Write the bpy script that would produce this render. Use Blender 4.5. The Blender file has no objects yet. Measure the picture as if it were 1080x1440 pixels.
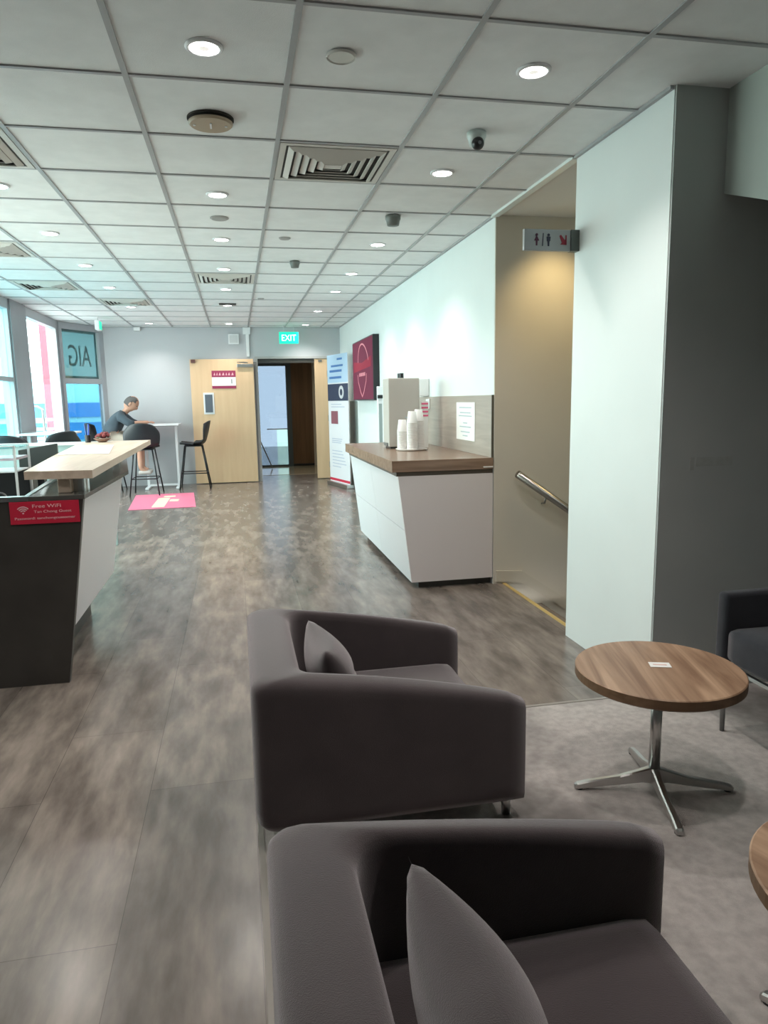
import bpy, bmesh, math, random
from mathutils import Vector, Matrix
random.seed(7)
PI = math.pi
SC = bpy.context.scene
COL = SC.collection
CEIL = 2.565

# ------------------------------------------------------------------ materials
MATS = {}
def mat(name, col=(.8, .8, .8), rough=.6, metal=0., emit=None, estr=0., spec=.5, coat=0.):
    if name in MATS: return MATS[name]
    m = bpy.data.materials.new(name); m.use_nodes = True
    b = m.node_tree.nodes['Principled BSDF']
    b.inputs['Base Color'].default_value = (*col, 1)
    b.inputs['Roughness'].default_value = rough
    b.inputs['Metallic'].default_value = metal
    b.inputs['Specular IOR Level'].default_value = spec
    b.inputs['Coat Weight'].default_value = coat
    if emit:
        b.inputs['Emission Color'].default_value = (*emit, 1)
        b.inputs['Emission Strength'].default_value = estr
    MATS[name] = m
    return m

def noisy(name, c1, c2, scale=(1, 1, 1), nscale=4., detail=6., rough=.6, rough2=None, lo=.35, hi=.65,
          bump=0., bscale=60., metal=0., c3=None, s3=.8, lo3=.6, hi3=.75, distort=0., spec=.5):
    """two-tone noise material in object space; optional third blotch tone and fine bump"""
    m = mat(name, c1, rough, metal, spec=spec); nt = m.node_tree; N = nt.nodes; L = nt.links
    b = N['Principled BSDF']
    tc = N.new('ShaderNodeTexCoord'); mp = N.new('ShaderNodeMapping'); mp.inputs['Scale'].default_value = scale
    L.new(tc.outputs['Object'], mp.inputs['Vector'])
    nz = N.new('ShaderNodeTexNoise'); nz.inputs['Scale'].default_value = nscale; nz.inputs['Detail'].default_value = detail
    nz.inputs['Distortion'].default_value = distort
    L.new(mp.outputs['Vector'], nz.inputs['Vector'])
    cr = N.new('ShaderNodeValToRGB'); cr.color_ramp.elements[0].position = lo; cr.color_ramp.elements[1].position = hi
    cr.color_ramp.elements[0].color = (*c1, 1); cr.color_ramp.elements[1].color = (*c2, 1)
    L.new(nz.outputs['Fac'], cr.inputs['Fac'])
    out = cr.outputs['Color']
    if c3:
        n3 = N.new('ShaderNodeTexNoise'); n3.inputs['Scale'].default_value = s3; n3.inputs['Detail'].default_value = 5
        L.new(tc.outputs['Object'], n3.inputs['Vector'])
        r3 = N.new('ShaderNodeMapRange'); r3.inputs['From Min'].default_value = lo3; r3.inputs['From Max'].default_value = hi3
        L.new(n3.outputs['Fac'], r3.inputs['Value'])
        mx = N.new('ShaderNodeMix'); mx.data_type = 'RGBA'; mx.inputs[7].default_value = (*c3, 1)
        L.new(r3.outputs['Result'], mx.inputs[0]); L.new(out, mx.inputs[6]); out = mx.outputs[2]
    L.new(out, b.inputs['Base Color'])
    if rough2 is not None:
        rr = N.new('ShaderNodeMapRange'); rr.inputs['To Min'].default_value = rough; rr.inputs['To Max'].default_value = rough2
        L.new(nz.outputs['Fac'], rr.inputs['Value']); L.new(rr.outputs['Result'], b.inputs['Roughness'])
    if bump:
        nb = N.new('ShaderNodeTexNoise'); nb.inputs['Scale'].default_value = bscale; nb.inputs['Detail'].default_value = 3
        L.new(tc.outputs['Object'], nb.inputs['Vector'])
        bp = N.new('ShaderNodeBump'); bp.inputs['Strength'].default_value = bump; bp.inputs['Distance'].default_value = .01
        L.new(nb.outputs['Fac'], bp.inputs['Height']); L.new(bp.outputs['Normal'], b.inputs['Normal'])
    return m

def glass(name, tint, refl=.08, spec=1.0):
    m = bpy.data.materials.new(name); m.use_nodes = True; nt = m.node_tree; nt.nodes.clear()
    o = nt.nodes.new('ShaderNodeOutputMaterial'); t = nt.nodes.new('ShaderNodeBsdfTransparent'); g = nt.nodes.new('ShaderNodeBsdfGlossy')
    t.inputs['Color'].default_value = (*tint, 1); g.inputs['Roughness'].default_value = .02
    mx = nt.nodes.new('ShaderNodeMixShader'); mx.inputs[0].default_value = refl
    nt.links.new(t.outputs[0], mx.inputs[1]); nt.links.new(g.outputs[0], mx.inputs[2]); nt.links.new(mx.outputs[0], o.inputs[0])
    MATS[name] = m
    return m

def plank_floor():
    m = mat('plank_floor', (.2, .18, .16), .3); nt = m.node_tree; N = nt.nodes; L = nt.links; b = N['Principled BSDF']
    tc = N.new('ShaderNodeTexCoord')
    sp = N.new('ShaderNodeMapping'); sp.inputs['Rotation'].default_value = (0, 0, PI / 2)
    L.new(tc.outputs['Object'], sp.inputs['Vector'])
    br = N.new('ShaderNodeTexBrick'); br.inputs['Scale'].default_value = 1
    br.inputs['Brick Width'].default_value = 1.22; br.inputs['Row Height'].default_value = .36
    br.inputs['Mortar Size'].default_value = .0012; br.inputs['Mortar Smooth'].default_value = .3
    br.inputs['Color1'].default_value = (.88, .88, .88, 1); br.inputs['Color2'].default_value = (1.12, 1.1, 1.08, 1)
    br.inputs['Mortar'].default_value = (.55, .55, .55, 1); br.offset = .4
    L.new(sp.outputs['Vector'], br.inputs['Vector'])
    mp = N.new('ShaderNodeMapping'); mp.inputs['Scale'].default_value = (2.6, .75, 1); mp.inputs['Rotation'].default_value = (0, 0, .12)
    L.new(tc.outputs['Object'], mp.inputs['Vector'])
    nz = N.new('ShaderNodeTexNoise'); nz.inputs['Scale'].default_value = 3.4; nz.inputs['Detail'].default_value = 10; nz.inputs['Roughness'].default_value = .55
    nz.inputs['Distortion'].default_value = .12
    L.new(mp.outputs['Vector'], nz.inputs['Vector'])
    cr = N.new('ShaderNodeValToRGB'); e = cr.color_ramp.elements
    e[0].position = .25; e[0].color = (.112, .092, .082, 1); e[1].position = .78; e[1].color = (.275, .228, .20, 1)
    cr.color_ramp.interpolation = 'EASE'
    L.new(nz.outputs['Fac'], cr.inputs['Fac'])
    mp2 = N.new('ShaderNodeMapping'); mp2.inputs['Scale'].default_value = (26, 5, 1); L.new(tc.outputs['Object'], mp2.inputs['Vector'])
    n2 = N.new('ShaderNodeTexNoise'); n2.inputs['Scale'].default_value = 1; n2.inputs['Detail'].default_value = 4; L.new(mp2.outputs['Vector'], n2.inputs['Vector'])
    r2 = N.new('ShaderNodeMapRange'); r2.inputs['From Min'].default_value = .25; r2.inputs['From Max'].default_value = .75; r2.inputs['To Min'].default_value = .80; r2.inputs['To Max'].default_value = 1.2; L.new(n2.outputs['Fac'], r2.inputs['Value'])
    m1 = N.new('ShaderNodeMix'); m1.data_type = 'RGBA'; m1.blend_type = 'MULTIPLY'; m1.inputs[0].default_value = 1
    L.new(cr.outputs['Color'], m1.inputs[6]); L.new(br.outputs['Color'], m1.inputs[7])
    m2 = N.new('ShaderNodeMix'); m2.data_type = 'RGBA'; m2.blend_type = 'MULTIPLY'; m2.inputs[0].default_value = 1
    L.new(m1.outputs[2], m2.inputs[6]); L.new(r2.outputs['Result'], m2.inputs[7])
    L.new(m2.outputs[2], b.inputs['Base Color'])
    rr = N.new('ShaderNodeMapRange'); rr.inputs['To Min'].default_value = .21; rr.inputs['To Max'].default_value = .25
    L.new(nz.outputs['Fac'], rr.inputs['Value']); L.new(rr.outputs['Result'], b.inputs['Roughness'])
    bp = N.new('ShaderNodeBump'); bp.inputs['Strength'].default_value = .04; bp.inputs['Distance'].default_value = .004
    L.new(n2.outputs['Fac'], bp.inputs['Height']); L.new(bp.outputs['Normal'], b.inputs['Normal'])
    return m

def wood(name, c1, c2, axis=0, rough=.35, sc=1.):
    s = [14., 14., 14.]; s[axis] = .9
    return noisy(name, c1, c2, scale=tuple(x * sc for x in s), nscale=1.6, detail=7, rough=rough, lo=.3, hi=.7, distort=1.1)

M = {}
def setup_mats():
    M['floor'] = plank_floor()
    M['carpet'] = noisy('grey_carpet', (.43, .385, .365), (.54, .49, .465), nscale=30, rough=.95, bump=.5, bscale=350, c3=(.20, .18, .172), s3=1.6, lo3=.50, hi3=.68, spec=.1)
    M['ceil'] = noisy('ceiling_tile', (.80, .80, .80), (.85, .85, .85), nscale=8, rough=.9, bump=.15, bscale=250)
    M['ceil_plain'] = mat('plain_ceiling', (.72, .70, .66), .9)
    M['grid'] = mat('ceiling_grid_bar', (.40, .40, .41), .5)
    M['gridw'] = mat('wall_angle_metal', (.75, .80, .78), .35)
    M['wall'] = noisy('white_wall_paint', (.77, .812, .803), (.79, .832, .823), nscale=3, rough=.55)
    M['farwall'] = noisy('pale_grey_wall_paint', (.50, .50, .52), (.52, .52, .54), nscale=2, rough=.6)
    M['cream'] = noisy('stairwell_paint', (.62, .57, .50), (.65, .60, .52), nscale=2, rough=.65)
    M['grey'] = noisy('dark_grey_wall_paint', (.40, .42, .415), (.43, .45, .44), nscale=2.5, rough=.5)
    M['white'] = mat('white_laminate', (.80, .79, .82), .28)
    M['charcoal'] = noisy('charcoal_laminate', (.042, .038, .034), (.055, .05, .045), nscale=6, rough=.38)
    M['ledge'] = mat('dark_stone_ledge', (.09, .085, .08), .16)
    M['oak'] = wood('pale_oak', (.56, .43, .33), (.70, .56, .45), axis=1, rough=.33)
    M['walnut'] = wood('walnut_laminate', (.22, .135, .085), (.40, .265, .18), axis=0, rough=.35)
    M['slab'] = wood('brown_worktop', (.20, .125, .085), (.32, .21, .15), axis=0, rough=.26)
    M['tabletop'] = wood('oak_table_veneer', (.20, .105, .06), (.47, .30, .195), axis=1, rough=.45)
    M['tableedge'] = wood('oak_table_edging', (.13, .07, .035), (.22, .125, .07), axis=0, rough=.45)
    M['beige'] = noisy('beige_door_laminate', (.70, .47, .285), (.74, .51, .315), scale=(8, 8, .6), nscale=2, rough=.45)
    M['brown'] = noisy('dark_brown_door', (.12, .06, .022), (.17, .085, .035), scale=(10, 10, .6), nscale=2, rough=.4)
    M['fabric'] = noisy('brown_grey_fabric', (.050, .038, .040), (.066, .051, .053), nscale=5, rough=.9, bump=.25, bscale=500, spec=.25)
    M['fabricdark'] = noisy('charcoal_blue_fabric', (.018, .020, .025), (.028, .030, .037), nscale=7, rough=.85, bump=.2, bscale=500, spec=.2)
    for k in ('fabric', 'fabricdark'):
        bb = M[k].node_tree.nodes['Principled BSDF']; bb.inputs['Sheen Weight'].default_value = .95 if k == 'fabric' else .3
        bb.inputs['Sheen Roughness'].default_value = .5; bb.inputs['Sheen Tint'].default_value = (.75, .68, .70, 1)
    M['chrome'] = mat('brushed_chrome', (.55, .54, .53), .28, 1.)
    M['steel'] = mat('steel', (.6, .6, .6), .3, 1.)
    M['darksteel'] = mat('dark_steel', (.25, .25, .25), .35, .8)
    M['alu'] = mat('grey_window_frame', (.42, .43, .46), .4)
    M['black'] = mat('black_plastic', (.012, .012, .015), .35)
    M['shell'] = mat('black_seat_shell', (.010, .012, .016), .5)
    M['blackmetal'] = mat('black_metal', (.015, .015, .018), .4, .3)
    M['whitemetal'] = mat('white_metal', (.78, .78, .80), .35)
    M['whiteplastic'] = mat('white_plastic', (.82, .82, .82), .4)
    M['paper'] = mat('white_paper', (.86, .84, .82), .7)
    M['cup'] = mat('white_paper_cup', (.84, .80, .78), .6)
    M['red'] = mat('crimson_sign', (.60, .02, .055), .4)
    M['pink'] = mat('pink_floor_print', (.85, .20, .33), .35)
    M['maroon'] = mat('maroon_print', (.32, .03, .09), .5)
    M['glow'] = mat('lamp_diffuser', (1, 1, 1), .5, emit=(1, .97, .93), estr=14)
    M['glass'] = glass('clear_window_glass', (.88, .97, .97))
    M['cyanglass'] = glass('cyan_window_glass', (.66, .90, .92), .10)
    M['palegreen'] = glass('pale_green_window_glass', (.90, .98, .95), .08)
    M['blueglass'] = glass('blue_tinted_glass', (.32, .42, .46), .06)
    M['dimglass'] = glass('dimmed_corridor_glass', (.21, .25, .29), .06)  # tint put in to dim the strong sky behind the corridor panes
    M['dimcyan'] = glass('dimmed_cyan_glass', (.25, .32, .32), .06)  # this pane's tint dims the sky as well
    M['frost'] = glass('display_glass', (.70, .90, .90), .25)
setup_mats()

# ------------------------------------------------------------------ mesh helpers
def link(name, bm, m, parent=None, smooth=False, loc=None):
    me = bpy.data.meshes.new(name)
    bmesh.ops.recalc_face_normals(bm, faces=bm.faces[:])
    bm.to_mesh(me); bm.free()
    ms = m if isinstance(m, (list, tuple)) else [m]
    for x in ms: me.materials.append(x)
    if smooth:
        for p in me.polygons: p.use_smooth = True
    o = bpy.data.objects.new(name, me); COL.objects.link(o)
    if parent: o.parent = parent
    if loc: o.location = loc
    return o

def box(bm, x0, x1, y0, y1, z0, z1, mi=0, bev=0., seg=2):
    r = bmesh.ops.create_cube(bm, size=1, matrix=Matrix.Translation(((x0 + x1) / 2, (y0 + y1) / 2, (z0 + z1) / 2)) @ Matrix.Diagonal((abs(x1 - x0), abs(y1 - y0), abs(z1 - z0), 1)))
    vs = r['verts']; fs = {f for v in vs for f in v.link_faces}
    for f in fs: f.material_index = mi
    if bev:
        es = list({e for v in vs for e in v.link_edges})
        bmesh.ops.bevel(bm, geom=es, offset=bev, segments=seg, affect='EDGES', profile=.5)
    return bm

def bx(*a, **k): return box(bmesh.new(), *a, **k)

def cyl(bm, p0, p1, r0, r1=None, n=20, cap=True):
    p0 = Vector(p0); p1 = Vector(p1); r1 = r0 if r1 is None else r1
    d = p1 - p0; q = d.to_track_quat('Z', 'Y').to_matrix().to_4x4()
    bmesh.ops.create_cone(bm, cap_ends=cap, segments=n, radius1=r0, radius2=r1, depth=d.length, matrix=Matrix.Translation((p0 + p1) / 2) @ q)
    return bm

def tube(bm, pts, r, n=10, closed=False):
    pts = [Vector(p) for p in pts]; rings = []
    N = len(pts); up = Vector((0, 0, 1))
    for i, p in enumerate(pts):
        a = pts[i - 1] if (i > 0 or closed) else p; b = pts[(i + 1) % N] if (i < N - 1 or closed) else p
        d = (b - a).normalized()
        s = d.cross(up)
        if s.length < 1e-3: s = d.cross(Vector((1, 0, 0)))
        s.normalize(); t = s.cross(d).normalized()
        rr = r[i] if isinstance(r, (list, tuple)) else r
        rings.append([bm.verts.new(p + s * math.cos(2 * PI * k / n) * rr + t * math.sin(2 * PI * k / n) * rr) for k in range(n)])
    M_ = N if closed else N - 1
    for i in range(M_):
        A = rings[i]; B = rings[(i + 1) % N]
        for k in range(n): bm.faces.new((A[k], A[(k + 1) % n], B[(k + 1) % n], B[k]))
    if not closed:
        bm.faces.new(rings[0][::-1]); bm.faces.new(rings[-1])
    return bm

def lathe(bm, prof, c=(0, 0, 0), n=32, mi=0):
    cx, cy, cz = c; rings = []
    for r, z in prof:
        if r < 1e-6: rings.append([bm.verts.new((cx, cy, cz + z))])
        else: rings.append([bm.verts.new((cx + r * math.cos(2 * PI * k / n), cy + r * math.sin(2 * PI * k / n), cz + z)) for k in range(n)])
    for A, B in zip(rings, rings[1:]):
        for k in range(n):
            k2 = (k + 1) % n
            f = [A[k % len(A)], A[k2 % len(A)], B[k2 % len(B)], B[k % len(B)]]
            g = []
            for v in f:
                if v not in g: g.append(v)
            if len(g) >= 3:
                try: fc = bm.faces.new(g); fc.material_index = mi
                except ValueError: pass
    return bm

def prism(bm, pts, a, b, axis='z', mi=0):
    """extrude a 2D polygon; axis z: pts=(x,y); axis y: pts=(x,z); axis x: pts=(y,z)"""
    def P(p, t):
        return {'z': (p[0], p[1], t), 'y': (p[0], t, p[1]), 'x': (t, p[0], p[1])}[axis]
    A = [bm.verts.new(P(p, a)) for p in pts]; B = [bm.verts.new(P(p, b)) for p in pts]
    n = len(pts)
    fs = [bm.faces.new(A[::-1]), bm.faces.new(B)]
    for i in range(n): fs.append(bm.faces.new((A[i], A[(i + 1) % n], B[(i + 1) % n], B[i])))
    for f in fs: f.material_index = mi
    return bm

def empty(name, loc=(0, 0, 0), rz=0.):
    o = bpy.data.objects.new(name, None); COL.objects.link(o); o.location = loc; o.rotation_euler = (0, 0, rz)
    o.empty_display_size = .1
    return o
def tag(o, label, cat, group=None):
    o['label'] = label; o['category'] = cat
    if group: o['group'] = group
    return o
def thing(name, label, cat, loc=(0, 0, 0), rz=0., group=None): return tag(empty(name, loc, rz), label, cat, group)
def struct(name, bm, m, parent=None, smooth=False):
    o = link(name, bm, m, parent, smooth)
    if parent is None: o['kind'] = 'structure'
    return o
def dup(root, loc, rz=0., label=None, sub=True):
    def cp(o, par):
        c = o.copy(); COL.objects.link(c); c.parent = par
        for ch in [x for x in bpy.data.objects if x.parent == o]: cp(ch, c)
        return c
    c = cp(root, None); c.location = loc; c.rotation_euler = (0, 0, rz)
    if label: c['label'] = label
    return c
def text_bm(s, size, font_extr=.001):
    cu = bpy.data.curves.new('t', 'FONT'); cu.body = s; cu.size = size; cu.extrude = font_extr; cu.align_x = 'LEFT'
    o = bpy.data.objects.new('t', cu); COL.objects.link(o)
    dg = bpy.context.evaluated_depsgraph_get(); dg.update()
    me = bpy.data.meshes.new_from_object(o.evaluated_get(dg))
    bm = bmesh.new(); bm.from_mesh(me)
    bpy.data.objects.remove(o); bpy.data.curves.remove(cu); bpy.data.meshes.remove(me)
    return bm
def text(name, s, width, height, origin, xdir, m, parent, depth=.002):
    """text mesh fitted in width x height; origin = lower-left; letters rise along z, run along xdir"""
    bm = text_bm(s, 1.)
    xs = [v.co.x for v in bm.verts]; ys = [v.co.y for v in bm.verts]
    x0, x1, y0, y1 = min(xs), max(xs), min(ys), max(ys)
    xd = Vector(xdir).normalized(); o = Vector(origin); nrm = xd.cross(Vector((0, 0, 1)))
    for v in bm.verts:
        a = (v.co.x - x0) / (x1 - x0) * width; b = (v.co.y - y0) / (y1 - y0) * height; c = v.co.z / .001 * depth / 2
        v.co = o + xd * a + Vector((0, 0, 1)) * b + nrm * c
    return link(name, bm, m, parent)
def catmull(pts, n):
    out = []; P = [pts[0]] + list(pts) + [pts[-1]]
    for i in range(1, len(P) - 2):
        for k in range(n):
            t = k / n; a, b, c, d = (Vector(P[i - 1]), Vector(P[i]), Vector(P[i + 1]), Vector(P[i + 2]))
            out.append(.5 * ((2 * b) + (c - a) * t + (2 * a - 5 * b + 4 * c - d) * t * t + (3 * b - a - 3 * c + d) * t ** 3))
    out.append(Vector(pts[-1])); return out

# ------------------------------------------------------------------ camera
cam = bpy.data.cameras.new('camera'); co = bpy.data.objects.new('camera', cam); COL.objects.link(co)
cam.sensor_fit = 'VERTICAL'; cam.sensor_height = 36; cam.sensor_width = 27; cam.lens = 997.89 / 1440 * 36
cam.clip_start = .03; cam.clip_end = 300
pitch, yaw, roll = .1572, .2006, -.0170
F = Vector((math.sin(yaw) * math.cos(pitch), math.cos(yaw) * math.cos(pitch), -math.sin(pitch)))
R0 = Vector((math.cos(yaw), -math.sin(yaw), 0)); U0 = R0.cross(F)
R1 = R0 * math.cos(roll) + U0 * math.sin(roll); U1 = -R0 * math.sin(roll) + U0 * math.cos(roll)
mw = Matrix((R1, U1, -F)).transposed().to_4x4(); mw.translation = (0, 0, 1.3473); co.matrix_world = mw
SC.camera = co

# ------------------------------------------------------------------ room shell
# floor: plank area, with the stairwell cut away
bm = bmesh.new()
box(bm, -2.6, 1.86, -3, 12.29, -.12, 0); box(bm, .2, 1.7, 12.29, 15.0, -.12, 0); box(bm, 1.86, 4.0, -3, 3.61, -.12, -.002)
struct('floor', bm, M['floor'])
struct('floor_carpet', bx(.022, 4.0, -3, 2.752, -.001, .005), M['carpet'])
bm = bmesh.new(); box(bm, .004, .022, -3, 2.77, 0, .007); box(bm, .022, 1.78, 2.752, 2.77, 0, .007)
struct('trim_1', bm, mat('floor_edge_strip', (.27, .24, .215), .6))

# ceiling slab with tiles, grid bars hanging a touch lower
bm = bmesh.new(); box(bm, -2.62, 1.80, -3, 12.35, CEIL + .004, CEIL + .1); box(bm, 1.80, 2.03, -3, 2.76, CEIL + .004, CEIL + .1)
struct('ceiling', bm, M['ceil'])
bm = bmesh.new()
X0, Y0 = -.348, 2.415
for i in range(-3, 4):
    x = X0 + i * .6
    box(bm, x - .011, x + .011, -3, 12.28, CEIL - .003, CEIL + .006)
for j in range(-9, 17):
    y = Y0 + j * .6
    box(bm, -2.55, 1.78 if y > 2.76 else 2.02, y - .009, y + .009, CEIL - .002, CEIL + .006)
struct('trim_2', bm, M['grid'])
struct('trim_3', bx(1.755, 1.80, 3.61, 4.82, CEIL - .012, CEIL + .006), M['gridw'])
bm = bmesh.new(); box(bm, 1.762, 1.779, 4.82, 12.28, CEIL - .01, CEIL + .006); box(bm, 1.762, 1.779, 2.77, 3.61, CEIL - .01, CEIL + .006)
box(bm, -2.04, 1.76, 12.27, 12.289, CEIL - .01, CEIL + .006)
struct('trim_4', bm, M['grid'])
struct('ceiling_stairwell', bx(1.80, 4.0, 3.61, 4.82, CEIL + .002, CEIL + .1), M['ceil_plain'])

# right wall beyond the stairs
struct('wall_right', bx(1.78, 1.9, 4.803, 12.35, -.1, CEIL + .1), M['wall'])
# stairwell far wall, with a faint skirting line
bm = bmesh.new(); box(bm, 1.781, 1.9, 4.79, 4.802, -.12, CEIL); box(bm, 1.9, 4.0, 4.79, 4.95, -3, CEIL + .1)
struct('wall_stairwell', bm, M['cream'])
bm = bmesh.new(); prism(bm, [(1.80, 0.02), (1.80, .10), (2.0, .085), (4.0, -1.25), (4.0, -1.33), (2.0, .0)], 4.775, 4.79, 'y')
struct('baseboard_stairwell', bm, mat('skirting_cream', (.60, .55, .47), .5))
struct('wall_stairwell_end', bx(4.0, 4.1, 3.5, 5, -3, CEIL), M['cream'])
# column: white side facing the room, grey side facing the seats
struct('wall_column', bx(1.78, 4.0, 2.768, 3.61, -3, CEIL + .1), M['wall'])
struct('wall_grey', bx(1.783, 4.0, 2.758, 2.768, 0, CEIL + .1), M['grey'])
struct('wall_stair_side', bx(1.90, 4.0, 3.61, 3.612, -3, CEIL), M['cream'])
# dropped soffit over the seats
bm = bmesh.new(); prism(bm, [(-3, CEIL + .1), (2.757, CEIL + .1), (2.757, 2.165), (2.35, 2.02), (-3, 2.02)], 2.02, 4.0, 'x')
struct('ceiling_soffit', bm, noisy('soffit_paint', (.44, .50, .47), (.46, .52, .49), nscale=2, rough=.6))
struct('wall_seating_side', bx(4.0, 4.1, -3, 2.77, 0, CEIL + .1), M['grey'])  # unseen, dark grey chosen to lessen bounce on the seats
struct('wall_rear', bx(-2.62, 4.1, -3.1, -3.0, 0, CEIL + .1), M['grey'])  # out of view, given dark paint to hold back light from behind
# far wall with the doorway
bm = bmesh.new()
box(bm, -2.06, .34, 12.29, 12.40, 0, CEIL + .1); box(bm, 1.60, 1.90, 12.29, 12.40, 0, CEIL + .1); box(bm, .34, 1.60, 12.29, 12.40, 2.09, CEIL + .1)
struct('wall_far', bm, M['farwall'])
bm = bmesh.new()
box(bm, .34, .385, 12.27, 12.41, 0, 2.09); box(bm, 1.565, 1.60, 12.27, 12.41, 0, 2.09); box(bm, .385, 1.565, 12.27, 12.41, 2.055, 2.09)
struct('trim_5', bm, mat('door_frame_grey', (.42, .41, .40), .5))
# corridor behind
bm = bmesh.new(); box(bm, .10, .2, 12.41, 15.1, 0, 2.45); box(bm, 1.70, 1.8, 12.41, 15.1, 0, 2.45)
box(bm, 1.56, 1.70, 14.9, 15.0, 0, 2.45); box(bm, .2, .30, 14.9, 15.0, 0, 2.45); box(bm, .3, 1.56, 14.9, 15.0, 2.14, 2.45)
struct('wall_corridor', bm, mat('corridor_paint', (.55, .48, .38), .6))
struct('ceiling_corridor', bx(.1, 1.8, 12.41, 15.1, 2.45, 2.5), M['ceil_plain'])
struct('floor_corridor', bx(.2, 1.7, 13.2, 14.9, -.001, .004), mat('glossy_beige_tile', (.46, .38, .27), .12))

# ---- left facade
def window_run(name, y0, y1, x=-2.55, sill=.12, head=2.45, trans=(1.65,), gl='glass', fr=.05, muls=()):
    w = empty(name); w['kind'] = 'structure'
    bm = bmesh.new()
    box(bm, x - .06, x + .03, y0, y1, head, CEIL); box(bm, x - .06, x + .03, y0, y1, 0, sill)
    for y in (y0, y1 - fr, *muls): box(bm, x - .06, x + .03, y, y + fr, sill, head)
    for z in trans: box(bm, x - .055, x + .025, y0 + fr, y1 - fr, z - .025, z + .025)
    link('window_frame', bm, M['alu'], w)
    link('window_pane', bx(x - .02, x - .012, y0 + fr, y1 - fr, sill, head), M[gl], w)
    return w
window_run('window_1', 9.78, 11.40, trans=(), gl='glass', sill=.4)
window_run('window_2', 6.6, 9.14, gl='cyanglass', muls=(7.85,))
window_run('window_3', 3.4, 6.36, gl='palegreen', muls=(4.85,))
bm = bmesh.new()
for a, b in ((9.14, 9.78), (6.36, 6.6), (2.7, 3.4), (-.3, 2.7), (-3.1, -.3)): box(bm, -2.66, -2.50, a, b, 0, CEIL + .05)  # near unseen stretch kept solid to cut daylight on the seats
box(bm, -2.66, -2.52, 11.40, 11.52, 0, CEIL + .05)
struct('wall_left', bm, noisy('pillar_grey', (.34, .35, .38), (.37, .38, .41), nscale=2, rough=.5))
# angled bay towards the far wall
A = Vector((-2.53, 11.5, 0)); B = Vector((-2.05, 12.29, 0)); D = (B - A).normalized(); L_ = (B - A).length; ang = math.atan2(D.y, D.x)
w = empty('window_5', A, ang); w['kind'] = 'structure'
bm = bmesh.new()
box(bm, 0, L_, -.02, .06, 2.47, CEIL); box(bm, 0, .06, -.02, .06, .3, 2.47); box(bm, L_ - .09, L_ + .03, -.02, .06, .3, 2.47)
box(bm, .06, L_ - .09, -.015, .055, 1.665, 1.745); box(bm, 0, L_ + .03, -.02, .06, 0, .32)
link('window_frame', bm, M['alu'], w)
link('window_pane', bx(.06, L_ - .09, .02, .028, .32, 1.665), M['blueglass'], w)
link('window_pane', bx(.06, L_ - .09, .02, .028, 1.745, 2.47), M['palegreen'], w)

# ------------------------------------------------------------------ outdoors
TEAL = mat('sign_teal_letter', (.012, .10, .13), .5)
t = thing('window_sign', 'teal framed sign panel seen from behind on the upper corner window', 'sign', A, ang)
bm = bmesh.new(); z0, z1, u0, u1 = 1.747, 2.47, .075, L_ - .10
box(bm, u0, u1, .035, .05, z0, z0 + .035); box(bm, u0, u1, .035, .05, z1 - .035, z1); box(bm, u0, u0 + .02, .035, .05, z0, z1); box(bm, u1 - .025, u1, .035, .05, z0, z1)
link('border', bm, TEAL, t)
TR = bpy.data.materials.new('translucent_teal_sheet'); TR.use_nodes = True; nt = TR.node_tree; nt.nodes.clear()
_o = nt.nodes.new('ShaderNodeOutputMaterial'); _t = nt.nodes.new('ShaderNodeBsdfTranslucent'); _d = nt.nodes.new('ShaderNodeBsdfDiffuse'); _a = nt.nodes.new('ShaderNodeAddShader')
_t.inputs['Color'].default_value = (.026, .056, .068, 1); _d.inputs['Color'].default_value = (.06, .13, .15, 1)
nt.links.new(_t.outputs[0], _a.inputs[0]); nt.links.new(_d.outputs[0], _a.inputs[1]); nt.links.new(_a.outputs[0], _o.inputs[0])
bm = bmesh.new(); bm.faces.new([bm.verts.new(q) for q in ((u0, .053, z0), (u1, .053, z0), (u1, .053, z1), (u0, .053, z1))])
link('panel', bm, TR, t)
# letters face the street, so from inside they read mirrored: from the left G, I, A
bm = text_bm('AIG', 1.); xs = [v.co.x for v in bm.verts]; ys = [v.co.y for v in bm.verts]; a0, a1, b0, b1 = min(xs), max(xs), min(ys), max(ys)
for v in bm.verts:
    v.co = Vector((.70 - (v.co.x - a0) / (a1 - a0) * .47, .046 + v.co.z * 2, 1.93 + (v.co.y - b0) / (b1 - b0) * .32))
link('lettering', bm, TEAL, t)

bm = bmesh.new(); box(bm, -3.175, -3.065, 13.1, 13.21, -3, 3.2)
tag(link('red_post', bm, mat('red_paint', (.75, .05, .08), .5)), 'tall red post standing outside behind the bright window', 'post')
t = thing('balcony_railing', 'white railing with dark upright outside the bright window', 'railing', (0, 0, 0))
bm = bmesh.new()
for z in (.35, .5, .65, .8, .95, 1.1): box(bm, -3.3, -2.9, 12.3, 12.34, z, z + .04)
link('rail', bm, M['whitemetal'], t)
bm = bmesh.new(); tube(bm, [(-3.0, 12.28, -.5), (-3.02, 12.28, 1.28), (-3.10, 12.28, 1.33), (-3.2, 12.28, 1.33)], .018); link('post', bm, M['darksteel'], t)

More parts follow.
